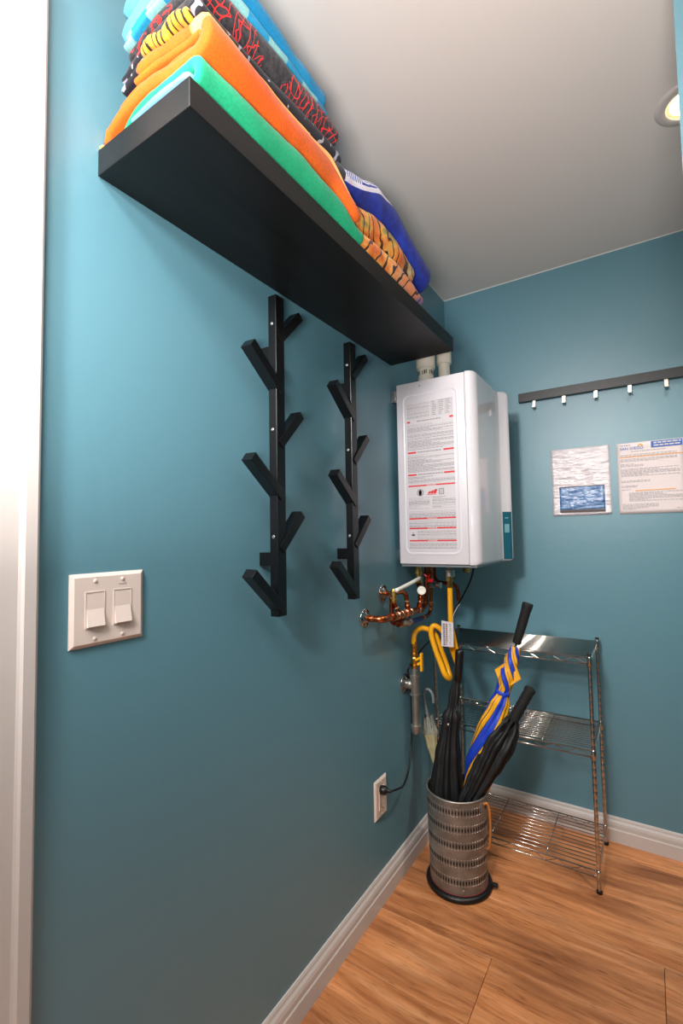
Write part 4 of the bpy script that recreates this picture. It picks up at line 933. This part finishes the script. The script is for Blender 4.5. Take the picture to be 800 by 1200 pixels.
obj('hook_handle', MB().tube([(.049, -.440, .500), (.043, -.440, .53), (.035, -.440, .570), (.034, -.440, .590), (.041, -.440, .605), (.054, -.440, .608), (.066, -.440, .598), (.072, -.440, .580), (.072, -.440, .560)], .0055, 12, smooth_n=6), M['grey_plastic'], t, smooth=True)
rb = MB()
for i in range(8):
    th = 2 * math.pi * i / 8; a0 = ax.orthogonal().normalized(); b0 = ax.cross(a0); r0 = (a0 * math.cos(th) + b0 * math.sin(th)); rb.tube([at(.80) + r0 * .026, at(1.04) + r0 * .021], .0016, 6)
obj('rib_tip', rb, M['nickel'], t)

# ------------------------------------------------------------------ hook rail on the back wall
t = thing('hook_rail', 'long black coat rail with small metal hooks on the back wall', 'coat rail', (.70, 0, 1.778))
obj('board', MB().box(.3345, 1.085, -.022, -.001, 1.7780, 1.8165, .001), M['black_lacquer_v'], t)
for i in range(6):
    hx = .3975 + .1184 * i
    h = MB().box(hx - .0065, hx + .0065, -.0165, -.0140, 1.744, 1.779, .0005)
    h.box(hx - .0065, hx + .0065, -.032, -.0140, 1.744, 1.7465, .0005).box(hx - .0065, hx + .0065, -.032, -.0295, 1.744, 1.752, .0005)
    obj('hook', h, M['nickel'], t)

# ------------------------------------------------------------------ papers on the back wall
def curved_sheet(x0, x1, z0, z1, amp, seed, th=.0006, nx=14, nz=18):
    mb = MB(); vs = []
    for side_ in (0, 1):
        for j in range(nz + 1):
            for i in range(nx + 1):
                x = x0 + (x1 - x0) * i / nx; z = z0 + (z1 - z0) * j / nz
                d = .0015 + amp * (.5 + .5 * noise.noise(Vector((x * 9, z * 9, seed)))) + amp * .5 * abs(noise.noise(Vector((x * 26, z * 40, seed))))
                vs.append((x, -d - side_ * th, z))
    w_ = nx + 1; N = w_ * (nz + 1); fs = []
    for s_ in (0, 1):
        for j in range(nz):
            for i in range(nx):
                a = s_ * N + j * w_ + i; fs.append((a, a + 1, a + w_ + 1, a + w_) if s_ else (a, a + w_, a + w_ + 1, a + 1))
    for i in range(nx): fs += [(i, i + 1, N + i + 1, N + i), (nz * w_ + i, nz * w_ + i + 1, N + nz * w_ + i + 1, N + nz * w_ + i)]
    for j in range(nz): fs += [(j * w_, (j + 1) * w_, N + (j + 1) * w_, N + j * w_), (j * w_ + nx, (j + 1) * w_ + nx, N + (j + 1) * w_ + nx, N + j * w_ + nx)]
    return mb.add(vs, fs)
px0, px1, pz1, pz0 = .4557, .6720, 1.5535, 1.2746
t = thing('plastic_sleeve', 'crinkled shiny plastic sleeve with a blue printed block, on the back wall', 'paper', ((px0 + px1) / 2, 0, pz0))
obj('sleeve', curved_sheet(px0, px1, pz0, pz1, .0035, 3, nx=26, nz=34), M['foil'], t, smooth=True)
obj('blue_block', MB().add([(v.x, v.y - .0006, v.z) for v in curved_sheet(px0 + .027, px1 - .022, pz0 + .022, pz0 + .118, .0035, 3, nx=20, nz=14).v], curved_sheet(px0 + .027, px1 - .022, pz0 + .022, pz0 + .118, .0035, 3, nx=20, nz=14).f), M['foil_blue'], t, smooth=True)['label'] = 'blue printed block'
obj('dark_strip', MB().box(px0 + .027, px1 - .022, -.0062, -.0052, pz0 + .011, pz0 + .021).box(px0 + .027, px1 - .022, -.0062, -.0052, pz0 + .1165, pz0 + .1195), mat('dark_brown_print', lin(84, 66, 62), .2, coat=.6), t)
px0, px1, pz1, pz0 = .698, .914, 1.5515, 1.272
t = thing('notice_paper', 'printed white notice with orange lines and a blue banner, right of the plastic sleeve', 'paper', ((px0 + px1) / 2, 0, pz0))
pg = obj('page', curved_sheet(px0, px1, pz0, pz1, .0006, 8), M['paper'], t, smooth=True)
PU = lambda u: px0 + .216 * u
PV = lambda v: pz1 - .2795 * v
YP = -.0038
og, bl, gr, wt = MB(), MB(), MB(), MB()
def pbar(mb, u0, u1, v0, v1, d=0): mb.box(PU(u0), PU(u1), YP - d, YP + .0016, PV(v1), PV(v0))
pbar(bl, .53, .985, .008, .095)
for v, n in ((.022, 6), (.058, 5)):
    u = .57
    for i in range(n):
        wd = rnd.uniform(.04, .08); pbar(wt, u, min(.97, u + wd), v, v + .018, .0002); u += wd + .012
pbar(og, .04, .99, .196, .205); pbar(og, .26, .86, .672, .682)
def words(v0, v1, u0, u1, dv, full=.8, h=.5):
    v = v0
    while v < v1:
        u = u0; end = u1 if rnd.random() < full else u0 + (u1 - u0) * rnd.uniform(.3, .8)
        while u < end:
            wd = rnd.uniform(.02, .07); pbar(gr, u, min(u + wd, end), v, v + dv * h); u += wd + .012
        v += dv
words(.118, .13, .22, .74, .02); words(.165, .19, .05, .9, .02); words(.225, .27, .05, .9, .0165); words(.295, .33, .05, .4, .017); words(.365, .48, .05, .93, .0165); words(.53, .56, .05, .5, .017); words(.60, .63, .05, .3, .017); words(.655, .665, .05, .22, .02); words(.70, .82, .16, .95, .0165); words(.86, .92, .05, .6, .018); words(.93, .945, .05, .25, .018); words(.93, .945, .86, .94, .018)
obj('orange_line', og, M['orange_print'], pg)['kind'] = 'stuff'; obj('blue_banner', bl, M['blue_print'], pg); obj('grey_text', gr, M['grey_print_light'], pg)['kind'] = 'stuff'; obj('white_text', wt, M['label'], pg)['kind'] = 'stuff'
def text(name, s_, x, z, size, m, par, yy):
    cu = bpy.data.curves.new(name, 'FONT'); cu.body = s_; cu.size = size; cu.extrude = .0002
    o = bpy.data.objects.new(name, cu); C.objects.link(o); bpy.context.view_layer.update()
    me = bpy.data.meshes.new_from_object(o.evaluated_get(bpy.context.evaluated_depsgraph_get())); bpy.data.objects.remove(o)
    mb = MB(); mb.add([(x + v.co.x, yy - v.co.z, z + v.co.y) for v in me.vertices], [tuple(p.vertices) for p in me.polygons])
    return obj(name, mb, m, par)
text('logo_text', 'The City of', PU(.05), PV(.040), .0075, M['blue_print'], pg, YP)
text('logo_text', 'SAN DIEGO', PU(.05), PV(.098), .0150, M['blue_print'], pg, YP)
sn = MB()
for i in range(10):
    a0, a1 = math.pi * i / 10, math.pi * (i + 1) / 10; sn.add([(PU(.37) + r_ * math.cos(a), YP, PV(.055) + r_ * math.sin(a) * .9) for a, r_ in ((a0, .009), (a1, .009), (a1, .004), (a0, .004))], [(0, 1, 2, 3)])
obj('logo_sun', sn, M['orange_print'], pg)
